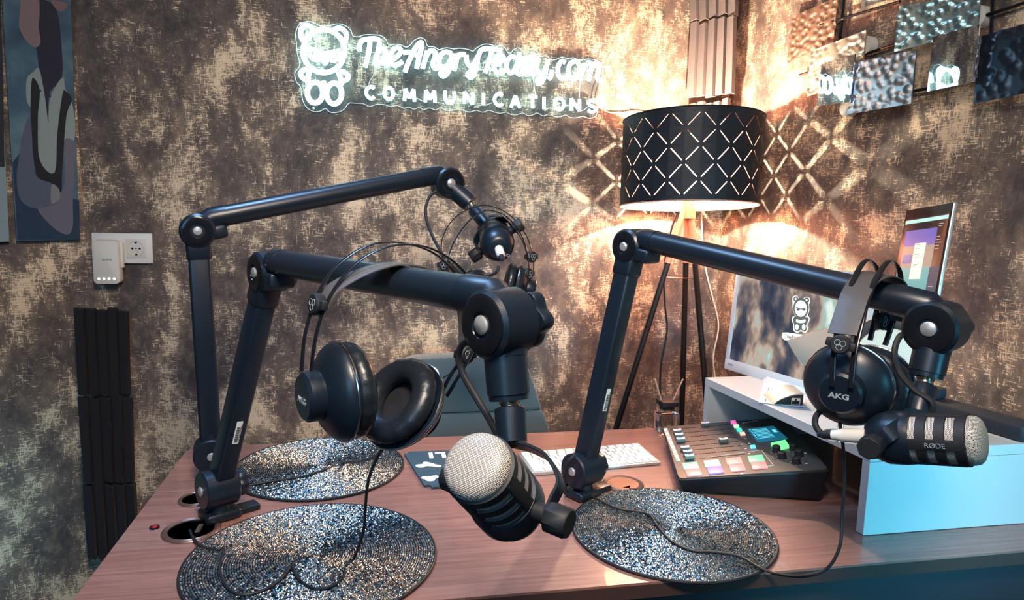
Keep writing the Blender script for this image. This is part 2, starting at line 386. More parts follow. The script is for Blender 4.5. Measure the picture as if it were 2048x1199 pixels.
# grommets in the desk
def grommet(px, py, r, label, lid=False, group=None):
    c = at(px, py, z=DZ); c.z = DZ+.0005
    g = empty('cable_grommet', c, label, 'cable grommet', group)
    mb = MB(); mb.lathe([(r*.78, -.012), (r*.80, .002), (r*.9, .0042), (r, .0018), (r*1.02, 0)], c, V((0, 0, 1)), 40, cap=False); mb.build('rim', M['brown_metal'] if lid or px > 900 else M['brown_metal'], g)
    mb = MB()
    if lid:
        pts = []
        for k in range(37):
            a = math.radians(-60+330*k/36); pts.append(c+V((math.cos(a), math.sin(a), 0))*r*.78)
        pts += [c+V((-.25*r, -.50*r, 0)), c+V((.28*r, -.30*r, 0))][::-1]
        mb.prism(pts, (0, 0, .002)); mb.build('lid', M['brown_metal'], g)
    else:
        mb.lathe([(r*.79, .001), (r*.78, -.0005), (.0001, -.0005)], c, V((0, 0, 1)), 32, cap=False); mb.build('opening', M['gloss'], g)
        mb = MB(); mb.box(c+V((r*.30, -r*.1, .0035)), (r*.18, r*.7, .004)); mb.build('socket_edge', M['chrome'], g)
    return g
grommet(383, 1060, .047, 'open bronze cable grommet at the foot of the nearest left boom arm')
grommet(395, 998, .034, 'small open cable grommet behind the nearest left boom arm')
grommet(1160, 974, .043, 'open cable grommet under the right boom arm clamp')
grommet(1246, 968, .042, 'closed bronze cable grommet with notched lid in the desk', lid=True)
c = at(309, 1055, z=DZ); st = empty('desk_rivet', c, 'tiny chrome ringed red stud near the left desk edge', 'stud')
mb = MB(); mb.lathe([(.0085, 0), (.008, .0025), (.006, .003), (.0055, .0015)], c, V((0, 0, 1)), 24, cap=False); mb.build('ring', M['gloss'], st)
mb = MB(); mb.lathe([(.0056, .001), (.004, .003), (.0001, .0036)], c, V((0, 0, 1)), 20, cap=False); mb.build('jewel', M['red'], st)

# ---------------------------------------------------------------- beaded placemats
def placemat(cx, cy, r, label):
    c = V((cx, cy, DZ+.001)); t = empty('placemat', c, label, 'placemat', 'round beaded placemats')
    n = int(r/PITCH); prof = [(r, 0)]
    for k in range(n, 0, -1):
        prof += [(k*PITCH, .0030), ((k-.5)*PITCH, .0046)]
    prof.append((.0001, .004))
    mb = MB(); mb.lathe(prof, c, V((0, 0, 1)), 96, cap=False); mb.build('bead_spiral', M['bead'], t, fix=True)
    mb = MB(); mb.tube([c+V((math.cos(a)*(r+.0008), math.sin(a)*(r+.0008), .0022)) for a in [2*PI*k/96 for k in range(96)]], .0025, 8, closed=True); mb.build('edge_cord', M['black_cord'], t)
placemat(-.123, 1.487, .176, 'round beaded placemat at the back of the desk beside the mouse pad')
placemat(-.103, 1.092, .194, 'largest round beaded placemat at the front left of the desk')
placemat(.511, 1.097, .175, 'round beaded placemat in front of the audio mixer')

# ---------------------------------------------------------------- boom arms
def rprism(mb, a, b, ax, w1, w2, bev=.005):
    a, b = V(a), V(b); d = (b-a).normalized(); u = (V(ax)-d*V(ax).dot(d)).normalized(); v = d.cross(u)
    mb.box((a+b)/2, (w1, w2, (b-a).length), (u, v, d), bev, 3)
def knob(mb, c, ax, r, h, n=5, depth=.12):
    mb.lathe([(r*.5, 0), (r*.96, .001), (r, .003), (r, h-.003), (r*.94, h), (r*.3, h)], c, ax, 60, flute=(n, depth))
def boom_arm(label, base, elbow, endface, mount_end, collar_end, ax, sticker_t=.33, base_knob=True, jr=.033):
    ax = V(ax).normalized(); elbow = V(elbow); b0 = V(base)
    J = V(endface)-ax*.030
    E = elbow-ax*.026
    t = empty('boom_arm', V((b0.x, b0.y, DZ)), label, 'boom arm', 'boom arms clamped to the desk')
    hip = V((b0.x, b0.y, DZ+.058)) - ax*.0
    # clamp foot
    mb = MB(); side = V((ax.y, -ax.x, 0))
    mb.box(V((b0.x, b0.y, DZ+.010)), (.062, .052, .018), (ax, side, V((0, 0, 1))), .006, 3)
    mb.cyl(V((b0.x, b0.y, DZ+.012)), V((b0.x, b0.y, DZ+.04)), .019, seg=28)
    mb.build('clamp_foot', M['arm'], t)
    mb = MB(); mb.box(V((b0.x, b0.y, DZ+.006))-ax*.045, (.050, .030, .012), (ax, side, V((0, 0, 1))), .004, 3); mb.build('clamp_lever', M['arm'], t)
    mb = MB(); mb.cyl(hip+ax*.031, hip-ax*.028, jr+.001, seg=44, bev=.003); mb.build('base_joint', M['arm'], t)
    mb = MB(); knob(mb, hip-ax*.030, -ax, .024, .016, 7, .05); mb.build('tension_knob', M['arm'], t)
    d = (E-hip).normalized(); mb = MB(); rprism(mb, hip+d*.012, E-d*.045, ax, .034, .040, .006); la = mb.build('lower_arm', M['arm'], t)
    mb = MB(); rprism(mb, E-d*.058, E-d*.006, ax, .040, .046, .008); mb.build('elbow_yoke', M['arm'], t)
    # white barcode sticker on the broad face
    v = d.cross((ax-d*ax.dot(d)).normalized()); v = v if v.y < 0 else -v
    L = (E-hip).length; sc_ = hip+d*L*sticker_t+v*.0203; u2 = d.cross(v)
    mb = MB(); mb.box(sc_, (.011, .044, .0004), (u2, d, v), 0); stk = mb.build('barcode_sticker', M['label_white'], t, label='white barcode sticker', smooth=False)
    mb = MB(); rr = random.Random(3); yy = -.019
    while yy < .012:
        ww = rr.choice((.0006, .001, .0016)); mb.box(sc_+d*yy+v*.0003, (.006, ww, .0003), (u2, d, v)); yy += ww+rr.choice((.0006, .0011))
    mb.box(sc_+u2*.0042+v*.0003, (.0009, .034, .0003), (u2, d, v)); mb.build('barcode', M['ink'], stk, smooth=False)
    # elbow
    mb = MB(); mb.cyl(E+ax*.024, E-ax*.026, jr, seg=48, bev=.004); mb.build('elbow_joint', M['arm'], t)
    mb = MB(); mb.lathe([(jr*.84, -.001), (jr*.84, .0015), (jr*.70, .0028), (jr*.42, .0020), (jr*.40, .0)], E+ax*.024, ax, 44, cap=False); mb.build('joint_cover', M['gloss'], t)
    k = (J-E).normalized(); o_ = V((0, 0, 1)); o_ = (o_-k*o_.dot(k)-ax*o_.dot(ax)).normalized(); oE, oJ = o_*.018, o_*.023
    k0 = k; k = (J+oJ-E-oE).normalized()
    mb = MB(); knob(mb, E-ax*.028+V((0, 0, -.004)), -ax, .019, .014, 6, .08); mb.build('tension_knob', M['arm'], t)
    # upper arm
    mb = MB(); mb.tube([E+oE+k*.055, J+oJ-k*.060], .0205, 32); mb.build('upper_arm', M['armtube'], t)
    mb = MB(); mb.tube([E+oE*.55+k*.004, E+oE+k*.030, E+oE+k*.056, E+oE+k*.0562], [.0170, .0212, .0216, .0205], 32); mb.build('elbow_sleeve', M['arm'], t)
    mb = MB(); mb.box(E+k*.03-V((0, 0, .010)), (.044, .05, .026), (ax, k, k.cross(ax)), .006, 3); mb.build('elbow_block', M['arm'], t)
    mb = MB(); mb.tube([J+oJ-k*.0602, J+oJ-k*.060, J+oJ-k*.016, J+oJ*.5-k*.002], [.0205, .0217, .0213, .019], 32); mb.build('end_sleeve', M['arm'], t)
    mb = MB(); mb.cyl(J+ax*.028, J-ax*.021, jr+.002, seg=52, bev=.004); mb.build('end_joint', M['arm'], t)
    mb = MB(); mb.lathe([((jr+.002)*.86, 0), ((jr+.002)*.86, .0014), (jr*.72, .003), (jr*.42, .0022), (jr*.38, 0)], J+ax*.028, ax, 48, cap=False); mb.build('joint_cover', M['gloss'], t)
    mb = MB(); knob(mb, J-ax*.029, -ax, .027, .017, 5, .13); mb.build('tension_knob', M['arm'], t)
    for q, rr_ in ((hip+ax*.031, .0085), (E+ax*.0245, .0085), (J+ax*.0285, .0098)):
        mb = MB(); mb.lathe([(rr_, -.001), (rr_, .0015), (rr_*.8, .0032), (.0001, .0040)], q, ax, 28, cap=False); mb.build('screw_cap', M['cap_steel'], t, label='round silver screw cap')
    # end mount
    m1 = V(mount_end); dm = (m1-J).normalized()
    mb = MB(); mb.tube([J+dm*.01, J+dm*.034, J+dm*.0342, m1-dm*.006, m1-dm*.0055, m1], [.0225, .0225, .0220, .0218, .0205, .0200], 36); mb.build('mount_tube', M['arm'], t)
    ce = V(collar_end); dc = (ce-m1).normalized()
    mb = MB(); mb.lathe([(.0075, -.003), (.0108, .0), (.0108, .003), (.0082, .0035), (.0102, .005), (.0082, .0065), (.0102, .008), (.0082, .0095), (.0102, .011), (.0080, .014)], m1, dc, 28); mb.build('mount_thread', M['thread'], t, label='silver screw thread')
    t['J'] = 0; del t['J']
    return dict(t=t, J=J, E=E, k=k, ax=ax, hip=hip)
def strip(mb, pts, w, wid, th):
    """flat strip swept along pts, width along w"""
    pts = [V(p) for p in pts]; n = len(pts); w = V(w).normalized(); rows = []
    for i, p in enumerate(pts):
        t = (pts[min(i+1, n-1)]-pts[max(i-1, 0)]).normalized(); ww = (w-t*w.dot(t)).normalized(); nn = t.cross(ww)
        rows.append([p+ww*wid/2*a+nn*th/2*b for a, b in ((-1, -.6), (-.92, -1), (.92, -1), (1, -.6), (1, .6), (.92, 1), (-.92, 1), (-1, .6))])
    vr = mb.grid(rows, cv=True); mb.face(vr[0][::-1]); mb.face(vr[-1])
def microphone(label, front, back, axis, mount, collar_top, r=.0295, pivot=.60, plug=True, text=True, hw=None):
    f, bk = V(front), V(back); k = (bk-f).normalized(); L = (bk-f).length
    a = V(axis); a = (a-k*a.dot(k)).normalized(); hw = hw or r+.012
    c = f+k*L*pivot
    t = empty('microphone', c, label, 'microphone', 'broadcast microphones')
    # grille: front cap with planar uv, sides with wrapped uv
    mb = MB(); u, v, _ = basis(k)
    prof = [(.0001, -.0060), (r*.35, -.0056), (r*.62, -.0044), (r*.82, -.0022), (r*.95, .0012), (r, .0060)]
    rows = []; uv = []
    for rr, h in prof:
        rows.append([f+(u*math.cos(q)+v*math.sin(q))*rr+k*h for q in [2*PI*i/56 for i in range(56)]])
        uv.append([(math.cos(q)*rr, math.sin(q)*rr) for q in [2*PI*i/56 for i in range(57)]])
    mb.grid(rows, cv=True, uv=uv)
    mb.lathe([(r, .006), (r, L*.66)], f, k, 56, cap=False, uvm=True)
    g = mb.build('mesh_grille', M['mesh'], t)
    mb = MB(); R1 = r+.0022
    for q in (.13, .30, .465, .62):
        h0 = L*q; wd = L*.052
        mb.lathe([(r-.001, h0-wd), (R1, h0-wd+.0012), (R1, h0+wd-.0012), (r-.001, h0+wd)], f, k, 56, cap=False)
    b_ = a.cross(k)
    for s in range(4):
        q = (a, b_, -a, -b_)[s]; n2 = k.cross(q)
        mb.box(f+k*L*.40+q*(r+.0002), (.013, L*.56, .0042), (n2, k, q), .001)
    mb.build('cage', M['rubber'], t)
    mb = MB(); mb.lathe([(r-.001, L*.57), (R1+.001, L*.575), (R1+.0022, L*.64), (R1+.0022, L*.80), (R1-.002, L*.90), (r*.80, L*.97), (r*.62, L), (.0001, L)], f, k, 56, cap=False); mb.build('body', M['arm'], t)
    # yoke
    P = V(mount); up = P-c; up = (up-a*up.dot(a)); H = up.length; up.normalize(); w = a.cross(up)
    pts = catmull([c-a*hw, c-a*hw+up*H*.30, c-a*hw*.98+up*H*.62, c-a*hw*.55+up*H*.93, c-a*.008+up*H, c+a*.008+up*H, c+a*hw*.55+up*H*.93, c+a*hw*.98+up*H*.62, c+a*hw+up*H*.30, c+a*hw], 5)
    mb = MB(); strip(mb, pts, w, .019, .0035); mb.build('yoke', M['arm'], t)
    for sgn in (1, -1):
        mb = MB(); q = c+a*sgn*hw; mb.cyl(q-a*sgn*.012, q+a*sgn*.006, .009, seg=20)
        mb.lathe([(.0135, 0), (.0145, .002), (.0145, .020), (.0130, .022), (.0001, .022)], q+a*sgn*.0015, a*sgn, 8, cap=False); mb.build('thumb_knob', M['rubber'], t)
    ct = V(collar_top); mb = MB(); mb.tube([ct, ct+(P-ct)*.03, P], [.0150, .0158, .0152], 32); mb.build('mount_collar', M['arm'], t)
    mb = MB(); mb.lathe([(.0092, .0), (.0140, .0006), (.0150, -.0006)], ct, (ct-P), 32, cap=False); mb.build('collar_rim', M['chrome'], t)
    if plug:
        mb = MB(); mb.lathe([(.0075, 0), (.0092, .002), (.0092, .036), (.0070, .044), (.0066, .05)], bk-k*.004, k, 28); mb.build('plug', M['ivory'], t, label='silver cable plug')
        mb = MB(); mb.lathe([(.0066, 0), (.0058, .012), (.0035, .02)], bk+k*.045, k, 20); mb.build('plug_boot', M['rubber'], t)
    return dict(t=t, c=c, k=k, a=a, f=f, bk=bk, up=up, L=L, r=R1)
def cable(label, pts, r, m='rubber', cat='cable', name='cable', n=8, group=None):
    P = catmull(pts, n); o = V(P[0]); mb = MB(); mb.tube(P, r, 8); ob = mb.build(name, M[m], loc=o); tag(ob, label, cat, group); return ob

# nearest left arm (B)
axB = V((-.84, -.543, 0)).normalized()
mB = at(1018, 799, d=.705); cB0 = at(1020, 816, d=.70); cB1 = at(1024, 884, d=.69)
armB = boom_arm('nearest black boom arm crossing the middle with headphones hanging on it', at(440, 1035, z=DZ), at(507, 545, d=1.12), at(961, 650, d=.69), mB, cB0, axB, .30)
fB = at(949, 925, d=.600); kB = at(1036, 1028, d=.690)
axm = R @ V((.93, -.25, .487))
micB = microphone('microphone in front with its round mesh grille facing the viewer', fB, kB, axm, cB1, cB0, r=.0305, pivot=.66, plug=False, text=False, hw=.046)
# right arm (C)
axC = V((-.88, -.478, 0)).normalized()
mC = at(1851, 754, d=.915); cC0 = at(1849, 771, d=.91); cC1 = at(1835, 825, d=.90)
armC = boom_arm('black boom arm on the right reaching over the mixer', at(1165, 992, z=DZ), at(1246, 493, d=1.31), at(1856, 658, d=.90), mC, cC0, axC, .33)
fC = at(1962, 881, d=.815); kC = at(1738, 872, d=.90)
kk = (kC-fC).normalized(); tow = (CAM-fC).normalized(); axc = tow - kk*tow.dot(kk) + V((0, 0, -.25))
micC = microphone('right microphone seen from the side over the white riser', fC, kC, axc, cC1, cC0, r=.0288, pivot=.86, hw=.036)
# rear left arm (A)
axA = V((.22, -.975, 0)).normalized()
mA = at(941, 407, d=1.60); cA0 = at(949, 420, d=1.59); cA1 = at(975, 452, d=1.56)
armA = boom_arm('black boom arm standing furthest back on the left', at(425, 958, z=DZ), at(395, 462, d=1.33), at(903, 366, d=1.58), mA, cA0, axA, .9)
bA = at(998, 498, d=1.47); fA = at(985, 455, d=1.60)
micA = microphone('rear microphone seen from behind with a silver plug in it', fA, bA, R @ V((.80, .50, .2)), cA1, cA0, r=.0330, pivot=.62, hw=.044, text=False)
# lettering on the microphones
k = micC['k']; b_ = micC['a']; side = b_ if b_.dot(tow) > 0 else -b_
pos = micC['f']+k*micC['L']*.33+side*(micC['r']+.0026)
text_mesh('RØDE', .0082, pos, -k, side.cross(-k), M['logo_grey'], 'lettering', micC['t'], .0002)
k = micA['k']; u_ = (X - k*X.dot(k)).normalized(); v_ = k.cross(u_)
text_mesh('POD', .009, at(1011, 510, d=1.462), u_, v_ if v_.z > 0 else -v_, M['logo_grey'], 'lettering', micA['t'], .0003)

# ---------------------------------------------------------------- headphones
def headphones(label, bandA, bandB, strap, sl, cups, rad, w, logo=True, legs=True, group='headphones hung on the boom arms'):
    ap = at(*[bandA[len(bandA)//2][i] for i in (0, 1)], d=bandA[len(bandA)//2][2])
    t = empty('headphones', ap, label, 'headphones', group)
    for b in (bandA, bandB):
        P = catmull([at(x, y, d=d) for x, y, d in b], 8); mb = MB(); mb.tube(P, .0040, 10, flat=.30, w=w); mb.build('headband', M['gloss'], t)
    P = catmull([at(x, y, d=d) for x, y, d in strap], 8); mb = MB(); strip(mb, P, w, .036, .0022); mb.build('strap', M['leather_strap'], t)
    for (x, y, d), nrm in sl:
        c = at(x, y, d=d); n = V(nrm).normalized(); uu = (V(w)-n*V(w).dot(n)).normalized(); vv = n.cross(uu)
        mb = MB(); mb.lathe([(.0118, -.005), (.0125, -.003), (.0125, .004), (.0105, .006), (.0001, .006)], c, n, 32, cap=False)
        mb.box(c-n*.001, (.036, .011, .008), (uu, vv, n), .002); s_ = mb.build('slider', M['rubber'], t)
        mb = MB()
        for q in range(3):
            a0 = PI/2+2*PI*q/3; cc = c+n*.0062+(uu*math.cos(a0)+vv*math.sin(a0))*.0037*(1 if vv.z < 0 else -1)
            mb.tube([cc+(uu*math.cos(z_)+vv*math.sin(z_))*.0036 for z_ in [2*PI*i/20 for i in range(20)]], .00035, 5, closed=True)
        mb.build('emblem', M['logo_grey'], s_, label='three linked rings emblem')
    for (x, y, d), nrm in cups:
        c = at(x, y, d=d); n = V(nrm).normalized()
        e = bpy.data.objects.new('ear_cup', None)
        mb = MB(); mb.lathe([(rad*.98, -.006), (rad, -.003), (rad*.985, .001), (rad*.90, .008), (rad*.70, .016), (rad*.46, .021), (rad*.40, .022)], c, n, 56, cap=True); e = mb.build('ear_cup', M['arm'], t)
        mb = MB(); mb.tube([c-n*.004+(basis(n)[0]*math.cos(q)+basis(n)[1]*math.sin(q))*rad*1.0 for q in [2*PI*i/56 for i in range(56)]], .0016, 8, closed=True); mb.build('trim_ring', M['chrome'], e)
        mb = MB(); u, v, _ = basis(n); rows = []
        for i in range(72):
            q = 2*PI*i/72; row = []
            for j in range(16):
                z_ = 2*PI*j/16; wr = 1+.045*math.sin(23*q+2*math.sin(5*q))*max(0, math.cos(z_))
                rr = rad*(.70+.27*math.cos(z_)*wr); row.append(c+(u*math.cos(q)+v*math.sin(q))*rr+n*(-.018+rad*.235*math.sin(z_)*wr))
            rows.append(row)
        mb.grid(rows, cu=True, cv=True); mb.build('cushion', M['leather'], e)
        mb = MB(); mb.lathe([(rad*.6, -.010), (.0001, -.010)], c, n, 32, cap=False); mb.build('inner_pad', M['rubber'], e)
        mb = MB(); mb.lathe([(rad*.47, .014), (rad*.50, .020), (rad*.49, .036), (rad*.43, .0395), (.0001, .040)], c, n, 48, cap=False); mb.build('outer_cap', M['arm'], t)
        if logo:
            uu = V((0, 0, 1)).cross(n).normalized(); vv = n.cross(uu)
            text_mesh('AKG', .0098, c+n*.0402-vv*.003, uu, vv, M['logo_grey'], 'lettering', t, .0003, bold=.0003, sx=1.25)
    return t
kBh = armB['k']
headphones('nearest headphones hanging open cup toward the front microphone',
    [(603, 742, .765), (606, 700, .77), (612, 660, .775), (630, 600, .79), (665, 541, .815), (718, 499, .84), (770, 484, .86), (830, 491, .885), (880, 515, .905), (925, 570, .92), (940, 640, .925), (925, 710, .92), (900, 752, .91), (880, 790, .905)],
    [(622, 742, .760), (627, 700, .76), (636, 655, .765), (656, 600, .775), (697, 541, .80), (745, 505, .82), (800, 489, .84), (860, 496, .86), (915, 530, .88), (960, 590, .895), (965, 650, .90), (945, 700, .90), (922, 745, .895), (893, 792, .89)],
    [(640, 612, .785), (662, 580, .79), (700, 555, .80), (745, 536, .815), (790, 527, .84), (840, 534, .865), (890, 560, .89), (930, 620, .90), (935, 700, .905)],
    [((634, 608, .775), (-.85, -.5, .15)), ((932, 708, .905), (.55, -.8, 0))],
    [((672, 784, .80), (-.90, -.42, -.02)), ((812, 812, .86), (.62, .50, -.60))], .0575, kBh)
kCh = armC['k']
headphones('right headphones hanging in front of the monitor and round cream disc',
    [(1664, 772, .90), (1665, 750, .90), (1668, 700, .905), (1680, 640, .915), (1695, 590, .93), (1712, 548, .95), (1735, 519, .97), (1757, 545, .99), (1757, 600, 1.01), (1748, 645, 1.02), (1740, 680, 1.02)],
    [(1701, 775, .885), (1704, 750, .885), (1710, 700, .89), (1724, 640, .90), (1738, 590, .915), (1757, 548, .935), (1780, 521, .955), (1800, 545, .975), (1798, 600, .99), (1785, 645, 1.0), (1770, 690, 1.0)],
    [(1684, 668, .90), (1696, 630, .91), (1712, 585, .925), (1735, 555, .945), (1765, 548, .965), (1790, 570, .99), (1785, 640, 1.0)],
    [((1681, 688, .893), (-.72, -.69, .1)), ((1764, 642, 1.005), (.3, -.95, 0))],
    [((1694, 770, .93), (-.75, -.64, -.10)), ((1742, 768, 1.0), (.72, .68, -.02))], .0560, kCh)
headphones('rear headphones hanging around the rear microphone',
    [(893, 590, 1.5), (886, 530, 1.5), (884, 480, 1.51), (905, 440, 1.52), (940, 417, 1.53), (978, 411, 1.54), (1020, 430, 1.54), (1052, 470, 1.54), (1066, 515, 1.54), (1064, 555, 1.54), (1046, 590, 1.54)],
    [(903, 590, 1.44), (896, 530, 1.44), (905, 490, 1.45), (930, 450, 1.46), (955, 428, 1.47), (978, 420, 1.48), (1012, 432, 1.48), (1040, 465, 1.48), (1056, 510, 1.48), (1056, 555, 1.48), (1040, 592, 1.48)],
    [(890, 530, 1.47), (905, 480, 1.48), (940, 440, 1.5), (978, 420, 1.52), (1015, 440, 1.52), (1045, 480, 1.52), (1058, 520, 1.51)],
    [((890, 530, 1.47), (-.5, -.85, 0)), ((1063, 513, 1.51), (.5, -.85, 0)), ((1056, 547, 1.5), (.5, -.85, 0))],
    [((948, 585, 1.50), (-.62, .70, -.25)), ((1034, 572, 1.52), (.93, -.15, -.20))], .048, V((.1, 1, 0)), logo=False)

# ---------------------------------------------------------------- cables
def dp(px, py, h=.008): p = at(px, py, z=DZ+h); return p
ZM = .008
cable('thin black headphone cable looping over the front left placemat',
      [at(770, 890, d=.86), at(752, 920, d=.90), at(737, 960, d=.96), at(731, 1010, d=1.02), at(727, 1060, d=1.03), dp(708, 1115), dp(675, 1165), dp(630, 1176), dp(595, 1155), dp(583, 1132, .010), dp(566, 1152), dp(530, 1178), dp(480, 1188), dp(449, 1165), dp(439, 1130), dp(447, 1098), dp(432, 1097), dp(402, 1091), dp(385, 1072, .006), dp(380, 1060, .003)], .0023)
cable('thin black cable lying across the rear left placemat',
      [at(768, 890, d=.87), at(752, 912, d=1.0), at(720, 922, d=1.25), dp(690, 925, .010), dp(650, 938), dp(610, 951), dp(560, 959), dp(500, 969), dp(475, 970), dp(450, 965, .006)], .0023)
cable('black cable running from the right headphones over the mixer placemat',
      [at(1680, 845, d=.93), at(1687, 900, d=.95), at(1689, 960, d=.96), at(1684, 1030, d=.965), at(1680, 1090, d=.96), at(1655, 1135, d=.965), at(1610, 1151, d=.985), dp(1560, 1148, .012), dp(1520, 1135), dp(1480, 1112), dp(1440, 1104), dp(1385, 1100), dp(1345, 1083), dp(1318, 1055), dp(1300, 1030), dp(1275, 1022), dp(1235, 1016), dp(1200, 1000), dp(1172, 984, .012), dp(1160, 975, .004)], .0023)
cable('black cable curling from the elbow of the rear boom arm to its microphone plug',
      [at(998, 531, d=1.42), at(990, 546, d=1.42), at(960, 555, d=1.44), at(925, 548, d=1.47), at(890, 515, d=1.5), at(862, 465, d=1.52), at(851, 425, d=1.54), at(858, 395, d=1.56), at(872, 382, d=1.57)], .0034)
cable('thick black cable hanging behind the large joint of the nearest arm',
      [at(960, 690, d=.72), at(930, 685, d=.73), at(917, 710, d=.74), at(925, 745, d=.74), at(950, 790, d=.73), at(980, 840, d=.72), at(1005, 890, d=.71), at(1030, 950, d=.71)], .0036)
cable('black cable looping below the large joint of the right boom arm',
      [at(1822, 665, d=.935), at(1800, 672, d=.93), at(1789, 705, d=.925), at(1800, 745, d=.92), at(1830, 780, d=.90), at(1865, 805, d=.885), at(1858, 835, d=.89)], .0040)
pe = micC['bk']+micC['k']*.064
cable('blue black cable looping out of the right microphone plug',
      [pe, at(1655, 871, d=.945), at(1638, 862, d=.95), at(1630, 845, d=.955), at(1636, 826, d=.96), at(1660, 815, d=.97), at(1700, 812, d=.98)], .0042)
cable('black clamp cable at the foot of the right arm', [at(1132, 985, d=1.36), at(1128, 950, d=1.34), at(1135, 925, d=1.33), at(1150, 910, d=1.33)], .0035)

# ---------------------------------------------------------------- mixer
A0 = V((.583, 1.238, .785)); mu = V((.298, .953, 0)).normalized(); mv = V((.953, -.298, 0)).normalized()
LU, LV = .335, .290; mvt = (mv*LV+V((0, 0, .040))).normalized(); mn = mu.cross(mvt).normalized(); mn = mn if mn.z > 0 else -mn
mx = empty('audio_mixer', V((A0.x, A0.y, DZ)), 'black audio mixer with faders and glowing colour pads on the desk', 'audio mixer')
mb = MB(); q0, q1, q2, q3 = A0, A0+mu*LU, A0+mu*LU+mvt*LV, A0+mvt*LV
def down(p, z): return V((p.x, p.y, z))
b2 = bmesh.new()
tp = [b2.verts.new(q-mn*.001) for q in (q0, q1, q2, q3)]; bt = [b2.verts.new(down(q, DZ+.006)) for q in (q0+mu*.012+mv*.014, q1-mu*.012+mv*.014, q2-mu*.012-mv*.01, q3+mu*.012-mv*.01)]
b2.faces.new(tp); b2.faces.new(bt[::-1])
for i in range(4): b2.faces.new([tp[i], bt[i], bt[(i+1) % 4], tp[(i+1) % 4]])
bmesh.ops.bevel(b2, geom=b2.edges[:], offset=.005, segments=3, affect='EDGES', profile=.5); mb.merge(b2)
mb.build('case', M['mixer_side'], mx)
mb = MB(); ins = .003
cor = []
for (cx_, cy_, a0) in ((LU-ins-.01, LV-ins-.01, 0), (ins+.01, LV-ins-.01, 90), (ins+.01, ins+.01, 180), (LU-ins-.01, ins+.01, 270)):
    for k_ in range(6): a_ = math.radians(a0+18*k_); cor.append(A0+mu*(cx_+.01*math.cos(a_))+mvt*(cy_+.01*math.sin(a_))-mn*.0012)
mb.prism(cor, mn*.0018); mb.build('faceplate', M['mixer'], mx)
for (s_, t_) in ((.04, .05), (.29, .05), (.29, .24), (.04, .24)):
    mb = MB(); q = A0+mu*s_+mv*t_; mb.cyl(down(q, DZ), down(q, DZ+.014), .009); mb.build('rubber_foot', M['rubber'], mx)
def mp_(zx, zy): return on_plane(1280+zx/4.283, 740+zy/4.283, A0, mn)
def emis(name, col, es=1.0, base=.5): return mat(name, tuple(c_*base for c_ in col), .4, emit=col, es=es)
def quadpad(name, pts, h, m, parent, label=None, bev=.0006):
    mb = MB(); P = [mp_(*p) for p in pts]; mb.prism([p+mn*.0004 for p in P], mn*h, bev=bev); return mb.build(name, m, parent, label=label)
# fader slots and caps
white_tick = M['label_white']; slotm = M['gloss']
caps = {0: 563, 1: 322, 2: 338, 3: 352, 4: 718, 5: 388, 6: 412, 7: 427}
for i in range(8):
    a_ = mp_(262+19.5*i, 512+36.5*i); b_ = mp_(262+19.5*i+505, 512+36.5*i-47); d_ = (b_-a_).normalized(); wv = d_.cross(mn)
    mb = MB(); mb.box((a_+b_)/2+mn*.0008, ((b_-a_).length, .0016, .0006), (d_, wv, mn)); mb.build('fader_slot', slotm, mx, smooth=False)
    mb = MB()
    for q in range(8): mb.box(a_+(b_-a_)*(.12+.11*q)+wv*.005+mn*.0008, (.0006, .0022, .0004), (d_, wv, mn))
    mb.build('scale_mark', white_tick, mx, smooth=False)
    sx_ = a_+(b_-a_)*((caps[i]-(262+19.5*i))/505.0)
    dk = M['rubber']; mb = MB(); mb.box(sx_+mn*.0055, (.0195, .0098, .008), (d_, wv, mn), .0012); cp = mb.build('fader_cap', mat('grey_fader', (.10, .12, .12) if i != 7 else (.12, .22, .18), .4), mx, label='grey fader cap with white top')
    mb = MB()
    for sg in (-1, 1):
        mb.box(sx_+mn*.0102+d_*sg*.0050, (.0092, .0086, .0022), ((d_+mn*.16*sg).normalized(), wv, (mn-d_*.16*sg).normalized()), .0006)
    mb.build('cap_top', M['white'], cp)
# small button column
pk, gn = (1.0, .42, .40), (.42, .95, .66)
for i in range(15):
    f_ = i/14; zx, zy = 218+108*f_, 512+262*f_; col = pk if i % 2 else gn
    if i == 14: col = (.2, .9, .6)
    quadpad('small_button', [(zx-17, zy-8), (zx+17, zy-10), (zx+19, zy+7), (zx-15, zy+9)], .0018, emis('button_glow', col, .55, .5), mx)
for (zx, zy), col in (((800, 452), (1, .12, .38)), ((825, 485), (.45, 1, .5)), ((850, 517), (.05, .9, .55)), ((878, 550), (1, .55, .40)), ((967, 662), (.1, .75, 1))):
    quadpad('channel_button', [(zx-25, zy-10), (zx+18, zy-14), (zx+27, zy+8), (zx-17, zy+13)], .003, emis('channel_glow', col, .9, .4), mx)
for (zx, zy, lab, c1, c2) in ((435, 828, 0, (.36, .80, .56), (1, .40, .42)), (620, 808, 0, (.66, .88, .84), (.42, .32, .85)), (808, 787, 0, (1, .44, .42), (1, .38, .40)), (996, 767, 0, (.22, .85, .48), (1, .34, .34))):
    quadpad('sound_pad', [(zx-75, zy-22), (zx+52, zy-35), (zx+76, zy+18), (zx-58, zy+30)], .003, emis('pad_glow', c1, .42, .5), mx)
    zx += 27; zy += 56
    quadpad('sound_pad', [(zx-78, zy-24), (zx+52, zy-32), (zx+74, zy+20), (zx-56, zy+34)], .003, emis('pad_glow', c2, .42, .5), mx)
scr = quadpad('display', [(920, 510), (1145, 487), (1265, 592), (1010, 620)], .003, mat('display_glass', (.01, .05, .08), .15, emit=(.01, .12, .20), es=.7), mx, label='small blue display')
def lerp2(P, u, v):
    a = P[0].lerp(P[1], u); b = P[3].lerp(P[2], u); return a.lerp(b, v)
